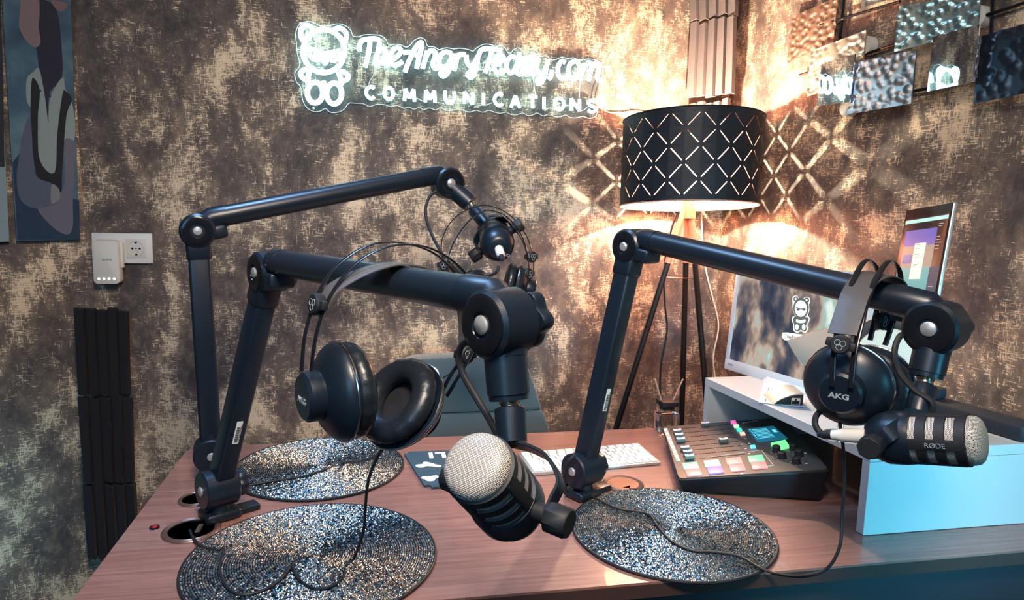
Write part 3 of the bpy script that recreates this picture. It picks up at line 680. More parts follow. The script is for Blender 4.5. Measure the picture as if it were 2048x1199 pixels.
SC = [mp_(*p)+mn*.0036 for p in ((920, 510), (1145, 487), (1265, 592), (1010, 620))]
mb = MB()
for i in range(8):
    v0 = .14+.095*i; mb.prism([lerp2(SC, .12, v0), lerp2(SC, .66, v0), lerp2(SC, .66, v0+.02), lerp2(SC, .12, v0+.02)], mn*.0002)
for i in range(7): mb.prism([lerp2(SC, .03, .1+.12*i), lerp2(SC, .08, .1+.12*i), lerp2(SC, .08, .14+.12*i), lerp2(SC, .03, .14+.12*i)], mn*.0002)
mb.prism([lerp2(SC, .78, .3), lerp2(SC, .9, .3), lerp2(SC, .9, .5), lerp2(SC, .78, .5)], mn*.0002)
mb.build('display_graphics', mat('display_lines', (.1, .4, .5), .4, emit=(.15, .75, .9), es=.9), scr, smooth=False)
quadpad('record_button', [(1120, 640), (1245, 612), (1282, 668), (1150, 700)], .005, emis('record_glow', (.18, 1, .28), .9, .4), mx, label='glowing green record button')
for (zx, zy) in ((1170, 700), (1218, 755), (1315, 685), (1362, 735), (1340, 800)):
    c_ = mp_(zx, zy); mb = MB(); mb.lathe([(.0105, 0), (.0095, .001), (.0085, .0015), (.0082, .013), (.0072, .0142), (.0001, .0142)], c_, mn, 28, cap=False); kb = mb.build('knob', M['rubber'], mx)
    mb = MB()
    for q in range(9): a_ = 2*PI*q/9; mb.box(c_+mn*.001+(mu*math.cos(a_)+mvt*math.sin(a_))*.0125, (.0012, .0012, .0004))
    mb.build('scale_mark', white_tick, kb, smooth=False)
mb = MB()
ol = [(480, 762), (1040, 685), (1145, 818), (1080, 826)]
for i in range(3):
    a_, b_ = mp_(*ol[i]), mp_(*ol[i+1]); d_ = (b_-a_).normalized(); mb.box((a_+b_)/2+mn*.0008, ((b_-a_).length, .0007, .0004), (d_, d_.cross(mn), mn))
mb.build('printed_outline', white_tick, mx, smooth=False)
mb = MB()
for i in range(6):
    a_ = mp_(885+22*i, 455-4*i); mb.box(a_+mn*.0008, (.010 if i % 2 else .006, .0016, .0004), ((mu*-.6+mvt*.8).normalized(), (mu*.8+mvt*.6).normalized(), mn))
for (zx, zy) in ((905, 588), (935, 628), (905, 673), (935, 714), (875, 635), (872, 886), (1415, 712), (1425, 800)):
    mb.box(mp_(zx, zy)+mn*.0008, (.003, .0045, .0004), (mu, mvt, mn))
mb.build('printed_symbols', white_tick, mx, smooth=False)

# ---------------------------------------------------------------- keyboard
K0 = at(1065, 941, z=DZ+.012); K1 = at(1322, 919, z=DZ+.012); ku = (K1-K0); KL = ku.length; ku.normalize(); kv = V((-ku.y, ku.x, 0)); KD = .112
kb = empty('keyboard', V((K0.x, K0.y, DZ)), 'white compact keyboard on the desk behind the right boom arm', 'keyboard')
kz = V((0, 0, 1))
mb = MB(); P_ = [K0, K1, K1+kv*KD, K0+kv*KD]
mb.prism([down(K0, DZ+.001), down(K0, DZ+.007), down(K0+kv*KD, DZ+.012), down(K0+kv*KD, DZ+.001)], ku*KL, bev=.0008); mb.build('keyboard_body', M['alu'], kb)
slope = (kv*KD+kz*.005).normalized(); kn = ku.cross(slope)
key_me = {}
def key_mesh(w_):
    if w_ not in key_me:
        m_ = MB(); m_.box((w_/2, .0075, .0012), (w_-.0028, .0148, .0024), bev=.0009, seg=2); key_me[w_] = m_.mesh('key', M['key'])
    return key_me[w_]
mk = Matrix((ku, slope, kn)).transposed().to_4x4()
cell = (KL-.008)/14.5
rows_ = [[1.25, 1.25, 1, 1.25, 4.75, 1.25, 1, 1, .875, .875], [2.25]+[1]*10+[2.25], [1.75]+[1]*11+[1.75], [1.5]+[1]*12+[1], [1]*13+[1.5], [1.04]*14]
for ri, row in enumerate(rows_):
    x_ = .004
    for wk in row:
        wd = round(wk*cell, 5); o = bpy.data.objects.new('key', key_mesh(wd)); C.objects.link(o); o.parent = kb
        m2 = mk.copy(); m2.translation = down(K0, DZ+.0072)+ku*x_+slope*(.004+ri*.0177)-org(kb); o.matrix_local = m2; x_ += wd
# ---------------------------------------------------------------- mouse pad
pc = [V((.093, 1.337, 0)), V((.325, 1.352, 0)), V((.290, 1.540, 0)), V((.056, 1.545, 0))]
mb = MB(); b2 = bmesh.new(); vs = [b2.verts.new(V((p.x, p.y, DZ+.001))) for p in pc]; fc = b2.faces.new(vs)
ex = bmesh.ops.extrude_face_region(b2, geom=[fc]); bmesh.ops.translate(b2, verts=[g for g in ex['geom'] if isinstance(g, bmesh.types.BMVert)], vec=(0, 0, .004))
bmesh.ops.bevel(b2, geom=[e for e in b2.edges if abs(e.verts[0].co.z-e.verts[1].co.z) > .002], offset=.012, segments=4, affect='EDGES')
mb.merge(b2); pad = mb.build('mouse_pad', M['pad'], loc=V((.18, 1.44, DZ))); tag(pad, 'dark blue mouse pad with white print lying behind the front microphone', 'mouse pad')
text_mesh('ULI', .046, V((.150, 1.515, DZ+.0053)), V((-1, 0, 0)), V((0, -1, 0)), M['print_white'], 'lettering', pad, .0002, bold=.0022, spacing=1.25)
def blob(pts, name='print_shape'):
    mb = MB(); P = catmull([at(790+x/11.99, 890+y/11.99, z=DZ+.0052) for x, y in pts], 5, closed=True); mb.prism(P, (0, 0, .0003)); mb.build(name, M['print_white'], pad, smooth=False)
blob([(490, 490), (540, 460), (650, 450), (670, 410), (740, 395), (860, 420), (980, 460), (1100, 480), (1100, 520), (980, 520), (850, 500), (740, 500), (680, 530), (560, 530)])
blob([(630, 770), (690, 740), (840, 740), (900, 730), (1000, 720), (1050, 760), (970, 800), (940, 845), (830, 860), (740, 840), (720, 815), (650, 800)])

# ---------------------------------------------------------------- reed diffuser
dc = at(1332, 862, z=DZ); dc = V((dc.x+.0, dc.y, DZ))
df = empty('reed_diffuser', dc, 'square glass reed diffuser with black cap behind the mixer', 'reed diffuser')
mb = MB(); mb.box(dc+V((0, 0, .027)), (.052, .052, .052), bev=.007, seg=3); mb.box(dc+V((0, 0, .055)), (.022, .022, .008), bev=.002); mb.build('glass_bottle', M['glass'], df)
mb = MB(); mb.box(dc+V((0, 0, .0655)), (.028, .028, .014), bev=.001); mb.box(dc+V((0, 0, .076)), (.044, .044, .013), bev=.002); mb.build('cap', M['cap_black'], df)
for a_, b_ in (((1328, 808), (1310, 757)), ((1339, 808), (1366, 757))):
    mb = MB(); yq = dc.y; mb.tube([at(*a_, y=yq)-V((0, 0, .012)), at(*b_, y=yq)], .0021, 8); mb.build('reed', M['reed'], df)

# ---------------------------------------------------------------- white riser
RZ = .905
rs = empty('desk_riser', V((.84, 1.03, DZ)), 'white laminate monitor riser standing on the right of the desk', 'riser')
N0, N1, F0, F1 = V((.842, 1.030, 0)), V((1.245, 1.030, 0)), V((.792, 1.56, 0)), V((1.165, 1.575, 0))
mb = MB(); mb.prism([V((p.x, p.y, RZ-.019)) for p in (N0, N1, F1, F0)], (0, 0, .019), bev=.0008); mb.build('shelf_board', M['white_board'], rs, smooth=False)
mb = MB(); mb.prism([V((p.x, p.y, DZ+.001)) for p in (N0, N1, N1+V((0, .018, 0)), N0+V((-.001, .018, 0)))], (0, 0, RZ-.0195-DZ-.001), bev=.0006); mb.build('leg_panel', M['white_board'], rs, smooth=False)
mb = MB(); mb.prism([V((p.x, p.y, DZ+.001)) for p in (F0, F1, F1-V((0, .018, 0)), F0-V((-.001, .018, 0)))], (0, 0, RZ-.0195-DZ-.001), bev=.0006); mb.build('leg_panel', M['white_board'], rs, smooth=False)

# dark things at the back right of the riser
mb = MB(); p0 = at(1905, 792, d=1.32); 
bagc = V((1.155, 1.16, RZ+.001))
bag = empty('black_case', bagc, 'black flat case lying on the riser against the right wall', 'case')
mb = MB(); mb.prism([V((1.10, 1.31, RZ+.001)), V((1.15, 1.32, RZ+.001)), V((1.215, 1.03, RZ+.001)), V((1.155, 1.035, RZ+.001))], (0, 0, .030), bev=.005); mb.build('case_body', M['dark_panel'], bag)
mb = MB(); mb.prism([V((1.108, 1.30, RZ+.031)), V((1.15, 1.31, RZ+.031)), V((1.165, 1.22, RZ+.031)), V((1.125, 1.21, RZ+.031))], (0, 0, .022), bev=.005); mb.build('raised_lid', M['dark_panel'], bag)

# ---------------------------------------------------------------- monitor
mTL, mTR = at(1475, 518, d=1.86), at(1748, 531, d=1.50)
mBL, mBR = at(1459, 741, d=1.86), at(1744, 806, d=1.50)
mu2 = (mTR-mTL); mu2.z = 0; MW = mu2.length; mu2.normalize(); md = ((mBL-mTL).normalized()+(mBR-mTR).normalized()); md = (md-mu2*md.dot(mu2)).normalized()
MH = (mBL-mTL).length*.965; mnn = mu2.cross(md); mnn = mnn if mnn.dot(CAM-mTL) > 0 else -mnn
mTL = at(1475, 518, d=1.80)
mo = empty('computer_monitor', V((*(mTL+mu2*MW/2-mnn*.07).xy, RZ+.0005)), 'white framed computer monitor with blurred city picture on the riser', 'monitor')
def mpt(u, v, h=0): return mTL+mu2*(u*MW)+md*(v*MH)+mnn*h
mc = mpt(.5, .5)
mb = MB()
for (u0, u1, v0, v1) in ((0, 1, 0, .062), (0, 1, .90, 1), (0, .036, .055, .905), (.964, 1, .055, .905)):
    mb.box(mpt((u0+u1)/2, (v0+v1)/2, -.009), ((u1-u0)*MW, (v1-v0)*MH, .018), (mu2, md, mnn), .0025)
mb.build('bezel', M['bevel'], mo)
mb = MB(); mb.box(mpt(.5, .5, -.032), (MW*.97, MH*.94, .034), (mu2, md, mnn), .008); mb.build('back_shell', M['bevel'], mo)
scm = screen_mat('blurred_city_picture', [(.30, (.01, .015, .04)), (.42, (.05, .06, .09)), (.50, (.22, .17, .15)), (.56, (.50, .38, .30)), (.63, (.34, .52, .48)), (.72, (.75, .85, .76))], 11, .75, 2.2)
mb = MB(); mb.box(mpt(.5, .478, -.005), (MW*.932, MH*.85, .006), (mu2, md, mnn)); so = mb.build('screen', scm, mo, smooth=False)
dkE = mat('screen_dark_ink', (.02, .02, .02), .3, emit=(.10, .13, .12), es=.8); whE = mat('screen_white_ink', (.3, .3, .3), .3, emit=(.80, .88, .80), es=.95)
def mons(px, py): return on_plane(px, py, mpt(0, 0, -.002), mnn)
def shape(name, pts, m, parent, h, smooth=True):
    P = catmull([mons(*p) for p in pts], 4, closed=True) if smooth else [mons(*p) for p in pts]
    mb = MB(); mb.prism([p+mnn*h for p in P], mnn*.00015); return mb.build(name, m, parent, smooth=False)
def ell(cx, cy, rx, ry, n=12): return [(cx+rx*math.cos(2*PI*i/n), cy+ry*math.sin(2*PI*i/n)) for i in range(n)]
def z6(x, y): return (1560+x/6.66, 560+y/6.66)
def lg(name, pts, m, h): shape(name, [z6(*p) for p in pts], m, so, h)
# white silhouette, dark bear, white insides
lg('logo_backing', [(165, 260), (175, 215), (225, 205), (250, 235), (320, 235), (360, 225), (400, 245), (400, 300), (385, 320), (390, 400), (370, 470), (395, 500), (385, 560), (365, 590), (370, 660), (330, 700), (280, 680), (230, 700), (180, 665), (175, 580), (160, 540), (165, 490), (200, 470), (175, 400)], whE, .0)
lg('logo_bear', ell(282, 370, 104, 138), dkE, .0003)
for c_ in ((213, 250), (358, 265)): lg('logo_bear', ell(*c_, 33, 36), dkE, .0003); lg('logo_fill', ell(*c_, 13, 15), whE, .0009)
lg('logo_bear', [(185, 500), (210, 480), (350, 490), (385, 510), (370, 560), (350, 600), (355, 660), (320, 685), (280, 660), (235, 685), (195, 655), (190, 590), (175, 540)], dkE, .0003)
lg('logo_fill', ell(280, 378, 80, 108), whE, .0006)
lg('logo_fill', ell(228, 625, 24, 38), whE, .0006); lg('logo_fill', ell(318, 625, 24, 38), whE, .0006)
lg('logo_fill', [(220, 520), (280, 530), (340, 522), (335, 560), (280, 570), (225, 558)], whE, .0006)
shape('logo_brow', [z6(*p) for p in ((212, 352), (285, 380), (352, 365), (350, 376), (285, 393), (216, 366))], dkE, so, .0009, False)
lg('logo_eye', ell(245, 392, 22, 17), dkE, .0009); lg('logo_eye', ell(322, 392, 22, 17), dkE, .0009); lg('logo_eye', ell(280, 428, 6, 6), dkE, .0009)
shape('logo_banner', [z6(*p) for p in ((35, 700), (90, 695), (385, 735), (400, 800), (340, 830), (60, 795), (28, 760))], whE, so, .0003, False)
ux_ = (mons(*z6(360, 770))-mons(*z6(50, 735))).normalized(); uy_ = mnn.cross(ux_)
text_mesh('TheAngryTeddy', .0115, mons(*z6(232, 765))+mnn*.0008, ux_, uy_, dkE, 'lettering', so, .00005, bold=.0003, shear=.25)
mb = MB(); mb.box(mpt(.95, .045, .0002), (.010, .009, .0006), (mu2, md, mnn)); mb.build('badge', M['ink'], mo, smooth=False)
mb = MB(); mb.box(mpt(.055, .945, .0002), (.018, .006, .0006), (mu2, md, mnn)); mb.build('badge', M['logo_grey'], mo, smooth=False)
bs = mpt(.5, .9, -.05)
mb = MB(); mb.cyl(V((bs.x, bs.y, RZ+.008)), bs, .016); mb.cyl(V((bs.x, bs.y, RZ+.0008)), V((bs.x, bs.y, RZ+.012)), .085, .075, 40); mb.build('stand', M['bevel'], mo)

# ---------------------------------------------------------------- tablet
tTL, tTR = at(1813, 419, d=1.40), at(1908, 402, d=1.27)
tu = (tTR-tTL); TW = tu.length; tu.normalize(); tBR = at(1888, 640, d=1.24); tdn = (tBR-tTR); tdn = (tdn-tu*tdn.dot(tu)).normalized(); THH = .285; tn = tu.cross(tdn); tn = tn if tn.dot(CAM-tTL) > 0 else -tn
def tpt(u, v, h=0): return tTL+tu*(u*TW)+tdn*(v*THH)+tn*h
tb = empty('tablet', V((*(tpt(.5, 1, -.04)).xy, RZ+.001)), 'upright tablet on a stand showing a video page beside the monitor', 'tablet')
mb = MB(); mb.box(tpt(.5, .5, -.005), (TW, THH, .009), (tu, tdn, tn), .004, 3); mb.build('frame', M['alu'], tb)
mb = MB(); mb.box(tpt(.5, .5, .0), (TW*.975, THH*.985, .0012), (tu, tdn, tn)); mb.build('bezel', M['gloss'], tb, smooth=False)
tsm = screen_mat('brown_screen_picture', [(.35, (.03, .012, .02)), (.5, (.12, .04, .03)), (.62, (.30, .10, .05)), (.75, (.45, .22, .12))], 9, .55, 5)
def trect(name, u0, u1, v0, v1, m, h, par): mb = MB(); mb.box(tpt((u0+u1)/2, (v0+v1)/2, h), ((u1-u0)*TW, (v1-v0)*THH, .0003), (tu, tdn, tn)); return mb.build(name, m, par, smooth=False)
ts = trect('screen', .05, .96, .075, .97, tsm, .0009, tb)
E = lambda n, c, s=.8: mat(n, tuple(x*.2 for x in c), .3, emit=c, es=s)
trect('screen_window', .05, .96, .085, .11, E('mint_bar', (.42, .80, .66)), .0013, ts)
trect('screen_window', .10, .78, .16, .27, E('violet_picture', (.10, .10, .42)), .0013, ts)
trect('screen_window', .10, .78, .27, .42, E('taupe_picture', (.28, .24, .20)), .0013, ts)
trect('screen_window', .05, .96, .42, .97, E('navy_picture', (.012, .05, .09)), .0012, ts)
trect('screen_window', .06, .76, .42, .965, E('teal_picture', (.07, .34, .36)), .0014, ts)
trect('screen_window', .14, .34, .33, .39, E('blue_picture', (.07, .12, .35)), .0015, ts)
pg = trect('screen_page', .36, .60, .255, .50, E('white_page', (.66, .80, .66)), .0017, ts)
for v_ in (.265, .29, .30, .33, .34, .35, .39, .40, .41): trect('screen_text', .40, .40+random.uniform(.06, .14), v_, v_+.003, E('grey_text', (.2, .25, .22), .6), .0019, ts)
for v_ in (.135, .15, .22, .24, .26, .28, .30, .55, .60, .66): trect('screen_text', .80, .80+random.uniform(.06, .12), v_, v_+.004, E('pale_text', (.6, .55, .5), .6), .0016, ts)
mb = MB(); mb.tube([tpt(.5, .6, -.014), tpt(.5, 1.0, -.045), V((*tpt(.5, 1, -.045).xy, RZ+.006))], .006, 12); mb.cyl(V((*tpt(.5, 1, -.045).xy, RZ+.0008)), V((*tpt(.5, 1, -.045).xy, RZ+.009)), .05, .047, 32); mb.build('stand', M['rubber'], tb)

# ---------------------------------------------------------------- items on the riser
g1 = [at(1516, 804, z=RZ+.0012), at(1530, 757, z=RZ+.0012), at(1604, 757, z=RZ+.0012), at(1612, 815, z=RZ+.0012)]
mb = MB(); mb.prism(g1, (0, 0, .0006)); pp = mb.build('paper_sheet', M['paper'], loc=g1[0], smooth=False); tag(pp, 'white printed sheet lying on the riser under the curved hub', 'paper')
GP = [g1[1], g1[2], g1[3], g1[0]]
mb = MB()
def gl(u0, u1, v0, v1):
    mb.prism([lerp2(GP, u0, v0), lerp2(GP, u1, v0), lerp2(GP, u1, v1), lerp2(GP, u0, v1)], (0, 0, .0008))
for v_ in (.12, .36, .58, .80):
    gl(.14, .16, v_+.04, v_+.17); gl(.62, .64, v_+.04, v_+.17)
    for q in (0, .05): gl(.22, .55, v_+.05+q, v_+.062+q)
gl(.3, .6, .05, .065)
mb.build('printed_text', M['logo_dim'], pp, smooth=False)
# curved silver hub with network socket
h0 = at(1546, 808, z=RZ+.002); h1 = at(1640, 812, z=RZ+.002); hu = (h1-h0); hu.z = 0; HL = .062; hu.normalize(); hv = V((-hu.y, hu.x, 0)); hv = hv if hv.y > 0 else -hv
hub = empty('network_hub', down(h0, RZ+.001), 'curved silver usb hub with a network socket on the riser', 'usb hub')
prof = [(0, 0)]+[(HL*t_, .026*math.sin(t_*PI*.5)**.75) for t_ in [i/10 for i in range(1, 11)]]+[(HL, 0)]
mb = MB(); mb.prism([down(h0, RZ+.002)+hu*a_+kz*b_ for a_, b_ in prof], hv*.075); mb.build('hub_shell', mat('satin_aluminium', (.62, .60, .56), .35, metal=.6), hub)
mb = MB(); mb.prism([down(h0, RZ+.003)+hu*(a_*.93+.003)+kz*b_*.86-hv*.001 for a_, b_ in prof], hv*.001); mb.build('end_face', M['gloss'], hub)
mb = MB(); sc0 = down(h0, RZ+.011)+hu*.046-hv*.0016
for (a_, b_, w_, h_) in ((0, .0068, .018, .0014), (0, -.0068, .018, .0014), (-.0085, 0, .0014, .015), (.0085, 0, .0014, .015)): mb.box(sc0+hu*a_+kz*b_, (w_, .001, h_), (hu, hv, kz))
mb.box(sc0+hu*-.005+kz*.004, (.006, .001, .005), (hu, hv, kz)); mb.box(sc0+hu*.005+kz*.004, (.006, .001, .005), (hu, hv, kz))
mb.build('network_socket', M['chrome'], hub, smooth=False)
usb = down(at(1640, 800, z=RZ+.006), RZ+.009); mb = MB(); mb.box(usb+V((.01, 0, 0)), (.035, .012, .008), (hu, hv, kz), .001); mb.box(usb-hu*.014, (.012, .010, .005), (hu, hv, kz))
o = mb.build('usb_stick', M['alu'], loc=usb); tag(o, 'small metal usb stick beside the curved hub', 'usb stick')
# slanted clear block with a beige plate
blk = [at(1574, 681, d=1.30), at(1696, 644, d=1.26), at(1696, 718, d=1.26), at(1607, 731, d=1.29)]
bn = (blk[1]-blk[0]).cross(blk[3]-blk[0]).normalized(); bn = bn if bn.dot(CAM-blk[0]) > 0 else -bn
bc_ = sum(blk, V((0, 0, 0)))/4; e = empty('award_block', V((bc_.x+.03, bc_.y+.02, RZ+.001)), 'slanted clear award block with blank beige plate before the monitor', 'award')
mb = MB(); sc1 = [bc_+(p-bc_)*1.04-bn*.016 for p in blk]; mb.prism(sc1, bn*.015, bev=.003); mb.build('clear_block', M['glass'], e)
mb = MB(); mb.prism([p-bn*.0005 for p in blk], bn*.0015); mb.build('plate', M['plate'], e, smooth=False)
q_ = blk[1].lerp(blk[2], .6); mb = MB(); mb.tube([q_-bn*.012, V((q_.x, q_.y, RZ+.006))], .005, 12); mb.cyl(V((q_.x, q_.y, RZ+.001)), V((q_.x, q_.y, RZ+.01)), .028); mb.build('stand', M['glass'], e)
# cream disc with dark rough rim
rc = at(1778, 720, d=1.30); rn = (CAM-rc); rn.z *= .3; rn.normalize()
e = empty('round_mirror', V((rc.x, rc.y, RZ+.001)), 'pale round disc with a rough dark rim behind the right headphones', 'ornament')
mb = MB(); mb.lathe([(.0001, 0), (.058, .0), (.060, -.004), (.060, -.010), (.0001, -.012)], rc, rn, 40, cap=False); mb.build('pale_disc', M['cream'], e)
mb = MB(); u, v, _ = basis(rn); rows = []
for i in range(60):
    a_ = 2*PI*i/60; nz_ = noise.noise(V((math.cos(a_)*5, math.sin(a_)*5, 3)))*.004; rows.append([rc+(u*math.cos(a_)+v*math.sin(a_))*(.069+nz_+.011*math.cos(b_))+rn*(-.006+.009*math.sin(b_)+noise.noise(V((i, b_, 0)))*.002) for b_ in [2*PI*j/10 for j in range(10)]])
mb.grid(rows, cu=True, cv=True); mb.build('rim', M['rock'], e)
zb = rc.z-.078; mb = MB(); mb.box(V((rc.x, rc.y, (RZ+.001+zb+.008)/2)), (.05, .04, max(.01, zb+.008-RZ-.001)), bev=.003); mb.build('foot', M['rock'], e)

# ---------------------------------------------------------------- chair behind the desk
ch = empty('office_chair', V((.27, 1.84, 0)), 'grey green fabric chair standing behind the desk', 'chair')
def cpt(px, py, y=1.90): return at(px, py, y=y)
out = [cpt(762, 875), cpt(775, 800), cpt(793, 745), cpt(815, 724), cpt(850, 717), cpt(940, 713), cpt(1030, 717), cpt(1052, 727), cpt(1066, 760), cpt(1082, 810), cpt(1100, 860), cpt(1108, 900), cpt(1085, 925), cpt(800, 925), cpt(768, 905)]
mid = cpt(935, 826).z
up_ = [p for p in out]
P = catmull(out, 5, closed=True)
def clipz(P, z, above):
    Q = []
    for i in range(len(P)):
        a_, b_ = P[i], P[(i+1) % len(P)]; ia, ib = (a_.z > z) == above, (b_.z > z) == above
        if ia: Q.append(a_)
        if ia != ib: Q.append(a_.lerp(b_, (z-a_.z)/(b_.z-a_.z)))
    return Q
mb = MB(); mb.prism(clipz(P, mid+.001, True), (0, .075, 0), bev=.010); mb.build('backrest', M['fabric'], ch)
mb = MB(); mb.prism(clipz(P, mid-.001, False), (0, .075, 0), bev=.008); mb.build('lumbar_cushion', M['fabric'], ch)
mb = MB(); mb.box((.27, 1.72, .45), (.46, .42, .08), bev=.03, seg=3); mb.build('seat', M['fabric'], ch)
mb = MB(); mb.box((.27, 1.955, .58), (.06, .012, .36), bev=.004); mb.box((.27, 1.86, .40), (.06, .2, .012)); mb.build('back_bracket', M['rubber'], ch)
mb = MB(); mb.cyl((.27, 1.74, .08), (.27, 1.74, .41), .025); mb.build('gas_lift', M['chrome'], ch)
for i in range(5):
    a_ = 2*PI*i/5+.3; e_ = V((.27+.24*math.cos(a_), 1.74+.24*math.sin(a_), .05)); mb = MB(); mb.tube([V((.27, 1.74, .09)), e_+V((0, 0, .012))], [.022, .014], 10); mb.build('leg', M['rubber'], ch)
    mb = MB(); mb.cyl(e_+V((-.012, 0, -.025)), e_+V((.012, 0, -.025)), .025); mb.build('caster', M['rubber'], ch)

# ---------------------------------------------------------------- tripod floor lamp
LP = V((.872, 1.885, 0)); zb_, zt_ = 1.322, 1.560; SR = .193
lp = empty('floor_lamp', LP, 'tripod floor lamp with black diamond cut shade in the corner', 'lamp')
ND, NH, TL = 15, 5, .085
def shp(u, v, r, tap=.0): # u in cells, v 0..1
    a_ = 2*PI*u/ND; return LP+V((math.cos(a_)*r, math.sin(a_)*r, zb_+(zt_-zb_)*v-math.sin(a_)*r*TL))
def shade(r, m, name, parent):
    mb = MB(); v0 = .045; vh = (1-2*v0)/NH     # NH half-cells high
    def node(i, j): return (i*.5, v0+j*vh)     # i half cells around, j half cells up; nodes at i+j even
    def P(q): return shp(q[0], q[1], r)
    w_ = .0030/((2*PI*SR)/ND)
    asp = (2*PI*SR/ND)/(zt_-zb_)
    def edge(a_, b_, into):
        f0, f1 = .13, .87
        A_ = (a_[0]+(b_[0]-a_[0])*f0, a_[1]+(b_[1]-a_[1])*f0); B_ = (a_[0]+(b_[0]-a_[0])*f1, a_[1]+(b_[1]-a_[1])*f1)
        # slit half width, measured in metres and converted to (u,v)
        L_ = (V(((b_[0]-a_[0])*asp, b_[1]-a_[1]))); n_ = V((-L_.y, L_.x)).normalized()
        md_ = V(((into[0]-a_[0])*asp, into[1]-a_[1]));  n_ = n_ if n_.dot(md_) > 0 else -n_
        h = .0011/(zt_-zb_); o_ = (n_.x*h/asp, n_.y*h)
        return [a_, A_, (A_[0]+o_[0], A_[1]+o_[1]), (B_[0]+o_[0], B_[1]+o_[1]), B_]
    for i in range(2*ND):
        for j in range(-1, NH+1):
            if (i+j) % 2 == 0: continue        # cell centres at odd parity
            cen = (i*.5, v0+j*vh)
            cor = [node(i+1, j), node(i, j+1), node(i-1, j), node(i, j-1)]
            full = 0 < j < NH
            if full:
                poly = []
                for q in range(4): poly += edge(cor[q], cor[(q+1) % 4], cen)
            elif j == 0 or j == NH:           # half cells at the borders
                top = j == NH
                vv = v0 if j == 0 else 1-v0
                if j == 0: l_, t_, r_ = cor[2], cor[1], cor[0]
                else: l_, t_, r_ = cor[2], cor[3], cor[0]
                e1 = edge(l_, t_, cen); e2 = edge(t_, r_, cen); poly = e1+e2+[r_]
                cen = (cen[0], vv)
                vb = 0 if j == 0 else 1
                m_ = [mb.bm.verts.new(P(x_)) for x_ in ((l_[0], vv), (l_[0]+.25, vv), (cen[0], vv), (r_[0]-.25, vv), (r_[0], vv), (r_[0], vb), (r_[0]-.25, vb), (cen[0], vb), (l_[0]+.25, vb), (l_[0], vb))]
                for q in range(4): mb.face([m_[q], m_[q+1], m_[8-q], m_[9-q]])
                cv = mb.bm.verts.new(P(cen)); pv = [mb.bm.verts.new(P(x_)) for x_ in poly]
                for q in range(len(pv)-1): mb.face([cv, pv[q], pv[q+1]])
                continue
            else: continue
            cv = mb.bm.verts.new(P(cen)); pv = [mb.bm.verts.new(P(x_)) for x_ in poly]
            for q in range(len(pv)): mb.face([cv, pv[q], pv[(q+1) % len(pv)]])
    bmesh.ops.remove_doubles(mb.bm, verts=mb.bm.verts[:], dist=1e-5)
    return mb.build(name, m, parent)
sh = shade(SR, M['shade'], 'lamp_shade', lp); shade(SR-.0012, M['copper'], 'copper_lining', sh)['label'] = 'copper inner lining'
for z_ in (zb_, zt_):
    mb = MB(); mb.tube([LP+V((SR*math.cos(a_), SR*math.sin(a_), z_-SR*math.sin(a_)*TL)) for a_ in [2*PI*i/90 for i in range(90)]], .0018, 8, closed=True); mb.build('shade_rim', M['copper'] if z_ == zb_ else M['shade'], sh)
mb = MB()
for i in range(3):
    a_ = 2*PI*i/3+.5; mb.tube([LP+V((0, 0, zb_+.035)), LP+V((SR*math.cos(a_), SR*math.sin(a_), zb_+.004))], .0016, 6)
mb.build('shade_spider', M['chrome'], lp)
bz = at(1378, 342, y=LP.y).z
mb = MB(); mb.cyl(LP+V((0, 0, zb_-.03)), LP+V((0, 0, zb_+.015)), .017, .015); mb.build('lamp_socket', M['copper'], lp)
mb = MB(); mb.lathe([(.012, 0), (.016, .012), (.027, .035), (.030, .052), (.024, .072), (.010, .081), (.0001, .083)], LP+V((0, 0, zb_+.016)), kz, 28, cap=False); mb.build('bulb', M['bulb'], lp)
bl = light('POINT', 'bulb_light', LP+V((0, 0, zb_+.110)), 36, (1, .83, .60), .012)
# let the light leave the bulb: place it just above the glass
bl.location.z = zb_+.110
for (px, yoff) in ((1234, -.06), (1363, .10), (1417, -.05)):
    b_ = at(px, 850, y=LP.y+yoff*.5); top = V((LP.x+(b_.x-LP.x)*.07, LP.y+yoff*.1, zb_-.012)); d_ = (b_-top); foot = top+d_*((top.z-.001)/(top.z-b_.z))
    mb = MB(); mb.tube([top, foot], .0085, 14); mb.build('leg', M['lamp_leg'], lp)
    s1 = top+(foot-top)*.115; mb = MB(); mb.tube([top-(foot-top)*.004, s1], .0092, 14); mb.build('leg_cap', M['copper'], lp, label='copper upper end of the leg')
    mb = MB(); mb.cyl(V((foot.x, foot.y, .0)), V((foot.x, foot.y, .012)), .012); mb.build('foot_pad', M['rubber'], lp)
mb = MB(); mb.cyl(LP+V((0, 0, zb_-.035)), LP+V((0, 0, zb_-.005)), .022); mb.build('hub', M['copper'], lp)
pA, pB, pC = at(1316, 553, y=LP.y-.006), at(1366, 556, y=LP.y+.02), at(1392, 557, y=LP.y-.006)
mb = MB(); mb.tube([pA, pB, pC, pA], .0012, 6); mb.build('spreader_wire', M['chrome'], lp)
cable('white cable hanging along the wall right of the lamp', [at(1403, 425, y=2.09), at(1405, 480, y=2.09), at(1412, 540, y=2.09), at(1424, 590, y=2.09), at(1437, 650, y=2.09), at(1427, 710, y=2.09), at(1430, 755, y=2.09), at(1436, 820, y=2.09)], .0024, 'wire_white')
cable('black lamp cable hanging between the tripod legs', [at(1352, 430, y=1.885), at(1340, 470, y=1.89), at(1328, 540, y=1.9), at(1330, 610, y=1.9), at(1334, 660, y=1.9), at(1322, 730, y=1.9), at(1320, 790, y=1.9), at(1322, 860, y=1.9), at(1322, 960, y=1.9)], .0028, 'rubber')

